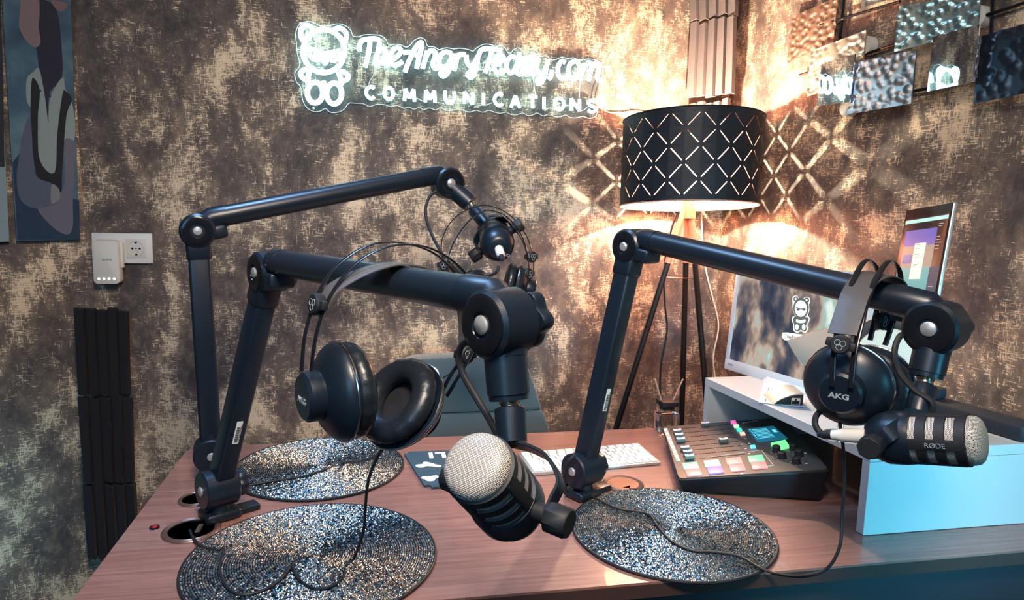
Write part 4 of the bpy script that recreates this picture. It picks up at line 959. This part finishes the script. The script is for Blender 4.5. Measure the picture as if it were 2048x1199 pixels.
# ---------------------------------------------------------------- foam panels
def foam(poly_top, poly_bot, n, depth_dir, depth, m, label, seed, name='foam_panel'):
    """vertical wedge foam: n folds between left and right edges; poly_top/bot = (left, right) points"""
    rr = random.Random(seed); t = empty(name, (poly_bot[0]+poly_bot[1])/2, label, 'acoustic foam', 'wedge foam panels')
    mb = MB(); A_, B_ = poly_top; D_, E_ = poly_bot; dd = V(depth_dir)
    for i in range(n):
        u0, u1 = i/n, (i+1)/n; k1 = u0+(u1-u0)*.80; lift = rr.uniform(-.006, .006)
        a0, a1, ak = A_.lerp(B_, u0), A_.lerp(B_, u1), A_.lerp(B_, k1); b0, b1, bk = D_.lerp(E_, u0), D_.lerp(E_, u1), D_.lerp(E_, k1)
        up = V((0, 0, lift)); dn = V((0, 0, rr.uniform(-.006, .006)))
        dp1, dp2 = depth*.35, depth*rr.uniform(.85, 1.1)
        t4 = [a0+up, a0+dd*dp1+up, ak+dd*dp2+up, a1+dd*dp1*.6+up, a1+up]; b4 = [b0+dn, b0+dd*dp1+dn, bk+dd*dp2+dn, b1+dd*dp1*.6+dn, b1+dn]
        m2 = MB(); vr = m2.grid([t4, b4], cv=True); m2.face(vr[0]); m2.face(vr[1][::-1])
        m2.build('foam_wedge', m, t)
yq = 2.085
diag = V((-.6, -.8, 0)).normalized()
def fq(px, py, s): return at(px, py, y=2.02+.07*(1-s))
def fp(a, b): return (fq(*a, 0), fq(*b, 1))
foam(fp((1381, -60), (1478, -80)), fp((1381, 48), (1477, 28)), 5, diag, .030, M['foam_light'], 'grey wedge foam panel in the right corner, topmost above the lamp', 1)
foam(fp((1382, 52), (1474, 33)), fp((1374, 200), (1470, 187)), 5, diag, .030, M['foam_light'], 'grey wedge foam panel in the right corner, middle of three above the lamp', 2)
foam(fp((1380, 207), (1462, 200)), fp((1374, 300), (1452, 294)), 5, diag, .030, M['foam_light'], 'grey wedge foam panel in the right corner directly above the lamp shade', 3)
dgl = V((.25, -.97, 0)).normalized()
def fl(a, b, off=.0): return (at(*a, y=2.045), at(*b, y=2.11))
for k_, (tl, tr, bl_, br, lab) in enumerate((((148, 614), (258, 618), (157, 787), (262, 785), 'dark foam panel in the left corner, uppermost of three'),
                          ((156, 792), (266, 790), (168, 962), (270, 958), 'dark foam panel in the left corner, middle of three'),
                          ((166, 966), (272, 962), (176, 1112), (280, 1106), 'dark foam panel in the left corner, lowest beside the desk'))):
    foam(fl(tl, tr), fl(bl_, br), 5, dgl, .030, M['foam'], lab, 11+k_)

# ---------------------------------------------------------------- wall sockets and wifi repeater
def wp(px, py, h=0): return at(px, py, y=YW-h)
s0 = wp(185, 465); s1 = wp(308, 526)
so_ = empty('wall_socket', V(((s0.x+s1.x)/2, YW, (s0.z+s1.z)/2)), 'white double wall socket plate on the back wall', 'wall socket')
SCX, SCZ, SW, SHT = (s0.x+s1.x)/2, (s0.z+s1.z)/2, s1.x-s0.x, s0.z-s1.z
mb = MB(); mb.box((SCX, YW-.005, SCZ), (SW, .010, SHT), bev=.002); mb.build('frame', M['white'], so_)
for q in (-1, 1):
    cx_ = SCX+q*SW*.235; mb = MB(); mb.box((cx_, YW-.0112, SCZ), (.052, .003, .052), bev=.0012); ins_ = mb.build('socket_insert', M['ivory'], so_)
    mb = MB(); mb.lathe([(.0215, .0), (.0205, .0016), (.0195, .0002), (.0190, -.0004), (.0001, -.0006)], (cx_, YW-.0128, SCZ), (0, -1, 0), 36, cap=False); mb.build('socket_well', M['ivory'], ins_)
    mb = MB()
    for dx in (-.0095, .0095): mb.cyl((cx_+dx, YW-.0124, SCZ), (cx_+dx, YW-.0138, SCZ), .0027, seg=14)
    for dz in (-.0165, .0165): mb.box((cx_, YW-.0135, SCZ+dz), (.006, .0016, .0035))
    mb.build('socket_hole', M['gloss'], ins_)
    mb = MB(); mb.cyl((cx_, YW-.0124, SCZ), (cx_, YW-.0140, SCZ), .0022, seg=12); mb.build('socket_screw', M['chrome'], ins_)
r0, r1 = at(182, 480, y=YW-.045), at(240, 568, y=YW-.045)
rp = empty('wifi_repeater', V(((r0.x+r1.x)/2, YW-.015, (r0.z+r1.z)/2)), 'white wifi repeater plugged into the left half of the wall socket', 'wifi repeater')
RW, RH, rcx, rcz = r1.x-r0.x, r0.z-r1.z, (r0.x+r1.x)/2, (r0.z+r1.z)/2
mb = MB(); mb.prism([V((rcx+x_, YW-.014, rcz+z_)) for x_, z_ in [(p.x, p.y) for p in rrect(-RW/2, RW/2, -RH/2, RH/2, (.012,)*4, 0, 6)]], (0, -.031, 0), bev=.002)
mb.box((rcx+RW/2-.002, YW-.022, rcz+RH*.16), (.016, .014, RH*.6), bev=.003); mb.build('body', M['ivory'], rp)
mb = MB()
for q in range(4): mb.cyl((rcx-.0195+.013*q, YW-.0449, rcz-RH*.375), (rcx-.0195+.013*q, YW-.0456, rcz-RH*.375), .0028, seg=16)
mb.build('indicator_light', mat('led_white', (1, 1, .9), .3, emit=(1, 1, .9), es=4), rp, label='row of lit white indicator dots')
text_mesh('tp-link', .010, V((rcx+.004, YW-.0455, rcz+.008)), (1, 0, 0), (0, 0, 1), mat('teal_print', (.1, .32, .33), .5), 'lettering', rp, .0002)

# ---------------------------------------------------------------- canvas prints on the left wall
def lw(px, py, h=0): return on_plane(px, py, cL+nL*h, nL)
def canvas(name, poly, label, m, th=.022):
    P = [lw(*p, th) for p in poly]; mb = MB(); mb.prism([p-nL*(th-.001) for p in P], nL*(th-.001), bev=.001); o = mb.build(name, m, loc=sum(P, V((0, 0, 0)))/4, smooth=False); tag(o, label, 'canvas print'); return o
blue_c = mat('cloudy_blue_canvas', (.12, .22, .30), .7, bump=(300, .2)); N, L, b = nodes(blue_c)
tc = N.new('ShaderNodeTexCoord'); t_ = N.new('ShaderNodeTexNoise'); t_.inputs['Scale'].default_value = 7; t_.inputs['Detail'].default_value = 6; L.new(tc.outputs['Object'], t_.inputs['Vector'])
r_ = ramp(N, [(.32, (.020, .055, .11)), (.5, (.06, .13, .19)), (.68, (.15, .25, .30))]); L.new(t_.outputs['Fac'], r_.inputs[0]); L.new(r_.outputs[0], b.inputs['Base Color'])
cv2 = canvas('canvas_print', [(0, -60), (141, -16), (160, 479), (33, 482)], 'tall blue canvas print of a crossed arm figure in waistcoat', blue_c)
cv1 = canvas('canvas_print', [(-90, -60), (-6, -30), (19, 483), (-60, 486)], 'blue grey canvas print cut off at the left picture edge', mat('pale_canvas', (.25, .34, .38), .7))
cv1['label'] = 'dark and pale canvas print cut off by the left picture edge'
def cprint(name, pts, col, h, sm=True, parent=cv2, sc_=2.4):
    P = [lw(x/sc_, y/sc_, .0222+h) for x, y in pts]
    if sm: P = catmull(P, 4, closed=True)
    m_ = mat('canvas_ink', tuple(c*.62 for c in col), .7); mb = MB(); mb.prism(P, nL*.0001); mb.build(name, m_, parent, smooth=False)
cprint('print_dark_area', [(0, -60), (2, -60), (14, 330), (22, 800), (-120, 800), (-120, -60)], (.03, .035, .05), .0002, False, cv1)
cprint('print_shadow', [(60, 780), (120, 700), (170, 900), (380, 960), (384, 1148), (85, 1150)], (.018, .06, .13), .0001, False)
cprint('print_mane', [(150, 0), (240, 10), (275, 60), (292, 180), (298, 370), (240, 440), (225, 560), (200, 420), (175, 240), (150, 150)], (.022, .025, .06), .0002)
cprint('print_face', [(110, -20), (180, -20), (190, 60), (185, 130), (195, 200), (170, 228), (125, 195), (92, 130), (95, 60)], (.36, .27, .28), .0003)
cprint('print_face', [(245, 0), (300, 10), (325, 25), (300, 55), (270, 45)], (.30, .20, .22), .0003)
cprint('print_shirt', [(160, 345), (188, 330), (215, 460), (232, 590), (240, 470), (300, 370), (315, 430), (345, 490), (362, 600), (352, 680), (308, 672), (300, 600), (262, 830), (190, 770), (180, 560), (150, 520), (128, 480), (128, 380)], (.42, .52, .52), .0004)
cprint('print_waistcoat', [(150, 400), (168, 380), (192, 440), (182, 560), (190, 765), (262, 828), (275, 640), (300, 450), (318, 440), (345, 480), (318, 560), (300, 800), (285, 960), (200, 900), (170, 820), (148, 620)], (.008, .012, .022), .0006)
cprint('print_arm', [(310, 672), (358, 680), (362, 740), (350, 960), (350, 1080), (325, 1125), (260, 1095), (180, 1000), (250, 960), (305, 900), (312, 800)], (.22, .22, .30), .0008)
cprint('print_arm', [(110, 640), (145, 560), (160, 760), (180, 850), (250, 880), (285, 930), (270, 975), (170, 1000), (100, 960), (80, 860), (90, 760)], (.14, .17, .27), .0010)
cprint('print_hand', [(248, 885), (282, 905), (288, 950), (265, 972), (245, 970)], (.34, .36, .40), .0012)
for y_ in (435, 462): cprint('print_button', ell(193+47*(y_ == 462), y_, 5, 6, 8), (.02, .03, .05), .0012)

# ---------------------------------------------------------------- hammered metal wall art on the right wall
def rw(px, py, h=0): return on_plane(px, py, cR+nR*h, nR)
art = empty('metal_wall_art', rw(1830, 110), 'wall sculpture of hammered and mirrored metal squares on black rods', 'wall art')
def hsquare(poly, h, m, freq=26, amp=.0045, label=None, n=44, seed=0, tilt=0):
    P = [rw(*p, h+(tilt if i < 2 else 0)) for i, p in enumerate(poly)]; freq *= 2.1; amp *= .42; mb = MB()
    rows = []
    for i in range(n+1):
        row = []
        for j in range(n+1):
            p = lerp2([P[0], P[1], P[2], P[3]], j/n, i/n)
            if amp:
                d_, _ = noise.voronoi(V(((p.y)*freq*1.3+seed, p.z*freq*1.3, seed*.37)), distance_metric='DISTANCE', exponent=2.5)[:2]
                p = p - nR*amp*max(0, 1-(d_[0]*1.7)**2)
            row.append(p)
        rows.append(row)
    vr = mb.grid(rows)
    rim = [vr[0][j] for j in range(n+1)]+[vr[i][n] for i in range(1, n+1)]+[vr[n][j] for j in range(n-1, -1, -1)]+[vr[i][0] for i in range(n-1, 0, -1)]
    back = [mb.bm.verts.new(v_.co-nR*.003) for v_ in rim]
    for i in range(len(rim)): mb.face([rim[i], rim[(i+1) % len(rim)], back[(i+1) % len(rim)], back[i]])
    mb.face(back); return mb.build('metal_square', m, art, label=label)
hsquare([(1584, 34), (1676, -8), (1666, 84), (1573, 126)], .020, hammered('copper_hammered', (.58, .38, .29), .34), 24, .009, 'copper toned hammered square', seed=1)
hsquare([(1621, 102), (1731, 60), (1724, 150), (1613, 194)], .040, hammered('pale_gold_hammered', (.90, .80, .66), .25), 26, .005, 'pale gold hammered square', seed=2)
hsquare([(1643, 128), (1710, 108), (1699, 204), (1634, 211)], .055, M['mirror'], 5, 0, 'small mirror square', n=1, tilt=.0028)
hsquare([(1714, 124), (1832, 99), (1822, 207), (1693, 229)], .050, hammered('blue_grey_hammered', (.36, .42, .50), .28), 20, .006, 'blue grey hammered square', seed=4)
hsquare([(1797, 12), (1961, -14), (1953, 62), (1787, 104)], .040, hammered('iridescent_hammered', (.45, .68, .78), .20), 24, .006, 'bluish silver hammered square', seed=5)
hsquare([(1866, 74), (1959, 48), (1948, 163), (1854, 183)], .062, M['mirror'], 5, 0, 'larger mirror square', n=1, tilt=.0036)
hsquare([(1963, 72), (2085, 36), (2078, 180), (1946, 207)], .045, hammered('dark_blue_hammered', (.06, .09, .14), .3), 16, .007, 'dark blue hammered square', seed=7)
hsquare([(1725, -60), (1795, -80), (1790, -6), (1722, 16)], .045, hammered('steel_hammered', (.5, .5, .5), .3), 24, .005, 'steel hammered square at the top', seed=8)
for (a_, b_) in (((1640, 50), (1800, 3)), ((1600, 150), (2060, 2)), ((1700, 205), (2060, 140))):
    mb = MB(); mb.tube([rw(*a_, .016), rw(*b_, .016)], .0035, 8); mb.build('rod', M['gloss'], art)
for (a_, b_) in (((1986, -20), (1982, 90)), ((1690, -20), (1668, 200))):
    mb = MB(); mb.tube([rw(*a_, .012), rw(*b_, .012)], .0035, 8); mb.build('rod', M['gloss'], art)
for q in ((1741, 92), (1705, 215), (1965, 35)):
    mb = MB(); p = rw(*q, 0); mb.cyl(p, p+nR*.02, .022, seg=28); mb.build('spacer', M['ivory'], art)

# ---------------------------------------------------------------- neon sign
YN = YW-.022
def L6(x, y): return at(560+x/5.709, 30+y/5.709, y=YN)
def R6(x, y): return at(880+x/5.689, 40+y/5.689, y=YN)
def M3(x, y): return at(560+x/3.012, 20+y/3.012, y=YN)
ns = empty('neon_sign', at(900, 140, y=YW), 'white glowing neon sign with bear emblem and script lettering on the back wall', 'neon sign')
def stroke(pts, fn, r=.0070, closed=False, name='neon_stroke', n=6, mb=None):
    P = catmull([fn(*p) for p in pts], n, closed); own = mb is None
    mb = mb or MB(); mb.tube(P, r, 8, closed=closed)
    if own: return mb.build(name, M['neon'], ns)
def E6(cx, cy, rx, ry, n=20): return [(cx+rx*math.cos(2*PI*i/n), cy+ry*math.sin(2*PI*i/n)) for i in range(n)]
mb = MB()
stroke(E6(500, 412, 236, 246), L6, closed=True, mb=mb, n=3)
stroke([(268, 300), (238, 235), (243, 160), (285, 122), (335, 125), (378, 165)], L6, mb=mb)
stroke([(612, 178), (650, 155), (705, 158), (750, 200), (755, 260), (735, 320)], L6, mb=mb)
stroke([(318, 378), (400, 400), (500, 438), (600, 420), (688, 408)], L6, .0058, mb=mb)
stroke([(335, 400), (345, 470), (400, 512), (455, 500), (490, 455)], L6, .0058, mb=mb)
stroke([(520, 455), (555, 500), (620, 520), (670, 480), (685, 420)], L6, .0058, mb=mb)
stroke([(380, 450), (470, 455)], L6, .0066, mb=mb); stroke([(550, 460), (640, 450)], L6, .0066, mb=mb)
stroke([(495, 510), (515, 555), (540, 510)], L6, .006, mb=mb)
stroke([(330, 628), (280, 622), (235, 660), (250, 710), (300, 745)], L6, .0066, mb=mb)
stroke([(680, 645), (735, 650), (778, 690), (765, 735), (710, 755)], L6, .0066, mb=mb)
stroke([(335, 640), (322, 700), (316, 790)], L6, .0068, mb=mb); stroke([(665, 650), (690, 720), (703, 800)], L6, .0068, mb=mb)
stroke(E6(400, 885, 88, 118), L6, .0072, True, mb=mb, n=3); stroke(E6(618, 895, 86, 118), L6, .0072, True, mb=mb, n=3)
stroke([(497, 752), (505, 830), (508, 950)], L6, .0064, mb=mb)
mb.build('bear_emblem', M['neon'], ns)
script = {
 'script_letter_t': [(L6, [(908, 410), (912, 335), (950, 285), (1030, 272), (1110, 275), (1142, 300)]), (L6, [(1030, 290), (1012, 430), (972, 595)])],
 'script_letter_h': [(L6, [(1138, 310), (1115, 440), (1080, 570)]), (L6, [(1100, 470), (1140, 395), (1185, 385), (1205, 430), (1178, 530), (1215, 560), (1255, 530)])],
 'script_letter_e': [(L6, [(1265, 520), (1340, 470), (1382, 410), (1345, 372), (1290, 400), (1262, 480), (1280, 560), (1335, 570), (1400, 530)])],
 'script_letter_a': [(L6, [(1425, 650), (1480, 510), (1550, 370), (1608, 312), (1620, 350), (1590, 470), (1560, 610)]), (L6, [(1405, 430), (1480, 425), (1585, 470)])],
 'script_letter_n': [(L6, [(1680, 415), (1655, 520), (1628, 610)]), (L6, [(1665, 480), (1715, 410), (1765, 415), (1770, 470), (1745, 560), (1775, 610), (1840, 570)])],
 'script_letter_g': [(R6, [(130, 380), (70, 362), (15, 390), (-10, 450), (5, 520), (60, 530), (110, 480), (135, 400)]), (R6, [(138, 380), (118, 500), (88, 600), (38, 640), (5, 610), (40, 565), (150, 530)])],
 'script_letter_r': [(R6, [(195, 385), (185, 480), (160, 575)]), (R6, [(190, 440), (230, 390), (290, 395)])],
 'script_letter_y': [(R6, [(300, 400), (305, 470), (340, 525), (390, 490), (430, 410)]), (R6, [(435, 405), (415, 520), (388, 620), (345, 655), (318, 615), (370, 560), (430, 470)])],
 'script_capital_t': [(R6, [(440, 410), (465, 345), (530, 325), (620, 335), (705, 350)]), (R6, [(590, 345), (555, 480), (515, 600)])],
 'script_letter_e2': [(R6, [(620, 520), (690, 475), (725, 430), (690, 402), (640, 430), (612, 510), (635, 585), (690, 600), (760, 560)])],
 'script_letter_d': [(R6, [(865, 430), (815, 415), (770, 460), (755, 530), (790, 600), (840, 580), (875, 500)]), (R6, [(908, 370), (885, 480), (868, 580), (905, 620), (940, 590)])],
 'script_letter_d2': [(R6, [(1035, 440), (985, 430), (945, 475), (932, 545), (965, 615), (1015, 600), (1050, 520)]), (R6, [(1078, 385), (1060, 490), (1045, 590), (1080, 640)])],
 'script_letter_y2': [(R6, [(1120, 445), (1100, 540), (1130, 610), (1180, 590), (1215, 520)]), (R6, [(1228, 450), (1205, 570), (1175, 680), (1130, 722), (1105, 690), (1160, 640), (1215, 600)])],
 'script_dot': [(R6, [(1272, 570), (1262, 640), (1235, 670)])],
 'script_letter_c': [(R6, [(1425, 485), (1385, 468), (1345, 530), (1345, 620), (1385, 665), (1440, 650), (1470, 600)])],
 'script_letter_o': [(R6, [(1525, 470), (1480, 500), (1462, 575), (1480, 650), (1525, 665), (1570, 620), (1585, 540), (1565, 480), (1525, 470)])],
 'script_letter_m': [(R6, [(1635, 500), (1620, 590), (1595, 680)]), (R6, [(1640, 550), (1685, 490), (1725, 500), (1715, 580), (1690, 690)]), (R6, [(1725, 545), (1770, 490), (1808, 510), (1800, 590), (1785, 650), (1815, 690), (1850, 680)])]}
for nm, sts in script.items():
    mb = MB()
    for fn, pts in sts: stroke(pts, fn, .0066, mb=mb)
    mb.build('script_letter', M['neon'], ns)
glyph = {'C': [[(.9, .15), (.6, -.0), (.2, .15), (.02, .5), (.2, .85), (.6, 1), (.92, .82)]], 'O': [[(.5, 0), (.12, .18), (0, .5), (.12, .82), (.5, 1), (.88, .82), (1, .5), (.88, .18), (.5, 0)]],
 'M': [[(0, 1), (.08, 0)], [(.08, 0), (.5, .75)], [(.5, .75), (.92, 0)], [(.92, 0), (1, 1)]], 'U': [[(0, 0), (0, .6), (.2, .93), (.5, 1), (.8, .93), (1, .6), (1, 0)]], 'N': [[(0, 1), (0, 0)], [(0, 0), (1, 1)], [(1, 1), (1, 0)]],
 'I': [[(.5, 0), (.5, 1)]], 'A': [[(0, 1), (.5, 0)], [(.5, 0), (1, 1)], [(.22, .66), (.78, .66)]], 'T': [[(0, .02), (1, .02)], [(.5, .02), (.5, 1)]],
 'S': [[(.92, .12), (.5, 0), (.1, .2), (.3, .45), (.7, .55), (.92, .78), (.5, 1), (.08, .86)]]}
cxs = [(545, 497), (655, 502), (780, 513), (905, 520), (1022, 524), (1136, 530), (1226, 535), (1318, 540), (1418, 552), (1522, 556), (1590, 560), (1682, 565), (1779, 571), (1879, 579)]
for ch_, (cx_, cy_) in zip('COMMUNICATIONS', cxs):
    mb = MB(); wd = {'I': 10, 'M': 60, 'N': 50}.get(ch_, 54); hd = 72
    for st_ in glyph[ch_]: stroke([(cx_+(x_-.5)*wd, cy_+(y_-.5)*hd+(x_-.5)*4) for x_, y_ in st_], M3, .0050, mb=mb, n=5 if len(st_) > 2 else 1)
    mb.build('block_letter', M['neon'], ns)
mb = MB()
for pts, fn in (([(765, 390), (840, 368), (885, 395)], L6), ([(1075, 580), (1068, 680), (1030, 740), (1012, 790)], L6), ([(1115, 905), (1165, 900)], L6), ([(1315, 902), (1390, 915)], L6), ([(1560, 945), (1630, 980)], L6), ([(1800, 995), (1880, 1012)], L6),
                ([(440, 565), (520, 560), (590, 565), (620, 590)], R6), ([(1062, 650), (1075, 760), (1090, 850)], R6), ([(1600, 690), (1590, 790), (1590, 880)], R6), ([(390, 985), (440, 975), (480, 965), (520, 968), (590, 940)], R6), ([(920, 960), (990, 975)], R6),
                ([(1195, 1030), (1240, 1000), (1290, 1000)], R6), ([(1410, 970), (1480, 968)], R6), ([(1600, 1030), (1640, 1020), (1680, 990)], R6), ([(1860, 620), (1885, 660), (1850, 760), (1815, 850), (1800, 1000)], R6), ([(1285, 600), (1330, 590)], R6)):
    mb.tube(catmull([fn(*p)+V((0, .004, 0)) for p in pts], 5), .0012, 6)
mb.build('connecting_wire', M['neon_wire'], ns)
outl = [(L6, p) for p in [(170, 215), (200, 115), (260, 72), (330, 60), (400, 82), (455, 110), (560, 112), (620, 92), (690, 90), (760, 118), (812, 172), (832, 228), (900, 236), (960, 214), (1060, 214), (1160, 226), (1212, 272), (1245, 332), (1310, 322), (1380, 330), (1440, 356), (1490, 332), (1530, 282), (1600, 248), (1660, 272), (1690, 345), (1760, 352), (1820, 386)]]
outl += [(R6, p) for p in [(0, 326), (80, 305), (160, 318), (230, 310), (330, 325), (380, 345), (420, 310), (500, 266), (580, 268), (650, 290), (700, 272), (750, 308), (782, 362), (815, 362), (850, 325), (900, 306), (950, 340), (975, 376), (1000, 370), (1030, 325), (1070, 318), (1120, 350), (1150, 398), (1220, 395), (1270, 440), (1330, 440), (1400, 411), (1460, 430), (1530, 420), (1600, 448), (1680, 435), (1760, 440), (1820, 462), (1860, 520), (1865, 610), (1862, 720), (1825, 860), (1812, 980), (1790, 1080), (1720, 1115), (1640, 1092), (1560, 1108), (1490, 1102), (1440, 1075), (1380, 1096), (1310, 1090), (1250, 1062), (1185, 1085), (1115, 1052), (1060, 1076), (1000, 1078), (950, 1052), (870, 1075), (800, 1064), (760, 1042), (690, 1056), (620, 1040), (560, 1022), (490, 1044), (420, 1022), (350, 1040), (270, 1025), (210, 1006), (120, 1028), (60, 1015), (10, 992)]]
outl += [(L6, p) for p in [(1780, 1078), (1710, 1056), (1645, 1074), (1590, 1052), (1530, 1070), (1470, 1045), (1415, 1060), (1340, 1026), (1270, 1040), (1180, 1016), (1095, 1016), (1020, 1040), (950, 1006), (860, 1000), (785, 1000), (740, 1060), (680, 1098), (600, 1110), (550, 1092), (515, 1062), (450, 1094), (380, 1094), (310, 1060), (262, 990), (238, 890), (228, 812), (180, 750), (162, 650), (212, 585), (216, 520), (192, 430), (182, 310)]]
YA = YN+.012
OP = catmull([V((f(*p).x, YA, f(*p).z)) for f, p in outl], 3, closed=True)
acr = bpy.data.materials.new('clear_acrylic'); acr.use_nodes = True; N = acr.node_tree.nodes; L = acr.node_tree.links
N.remove(N['Principled BSDF']); tr = N.new('ShaderNodeBsdfTransparent'); tr.inputs[0].default_value = (.93, .97, .98, 1); gl_ = N.new('ShaderNodeBsdfGlossy'); gl_.inputs['Roughness'].default_value = .03; mx_ = N.new('ShaderNodeMixShader'); mx_.inputs[0].default_value = 0
L.new(tr.outputs[0], mx_.inputs[1]); L.new(gl_.outputs[0], mx_.inputs[2]); L.new(mx_.outputs[0], N['Material Output'].inputs[0])
mb = MB(); mb.prism(OP, (0, .004, 0)); mb.build('acrylic_backing', acr, ns, smooth=False)
mb = MB(); mb.tube(OP, .0011, 5, closed=True); mb.build('acrylic_edge', M['neon_wire'], ns)
for q in ((380, 1058), (230, 85)):
    p = L6(*q); mb = MB(); mb.cyl(V((p.x, YA-.003, p.z)), V((p.x, YW, p.z)), .0035, seg=14); mb.build('standoff', M['chrome'], ns)
for q in ((1790, 470), (1710, 1085)):
    p = R6(*q); mb = MB(); mb.cyl(V((p.x, YA-.003, p.z)), V((p.x, YW, p.z)), .0035, seg=14); mb.build('standoff', M['chrome'], ns)
cable('thin clear cable running from the neon sign towards the corner', [V((*wp(1194, 212, .012).xy, wp(1194, 212, .012).z)), wp(1215, 224, .008), wp(1245, 225, .006), wp(1270, 222, .006), wp(1305, 228, .006), wp(1335, 239, .006), wp(1362, 232, .006), wp(1380, 229, .006)], .0022, 'wire_white')
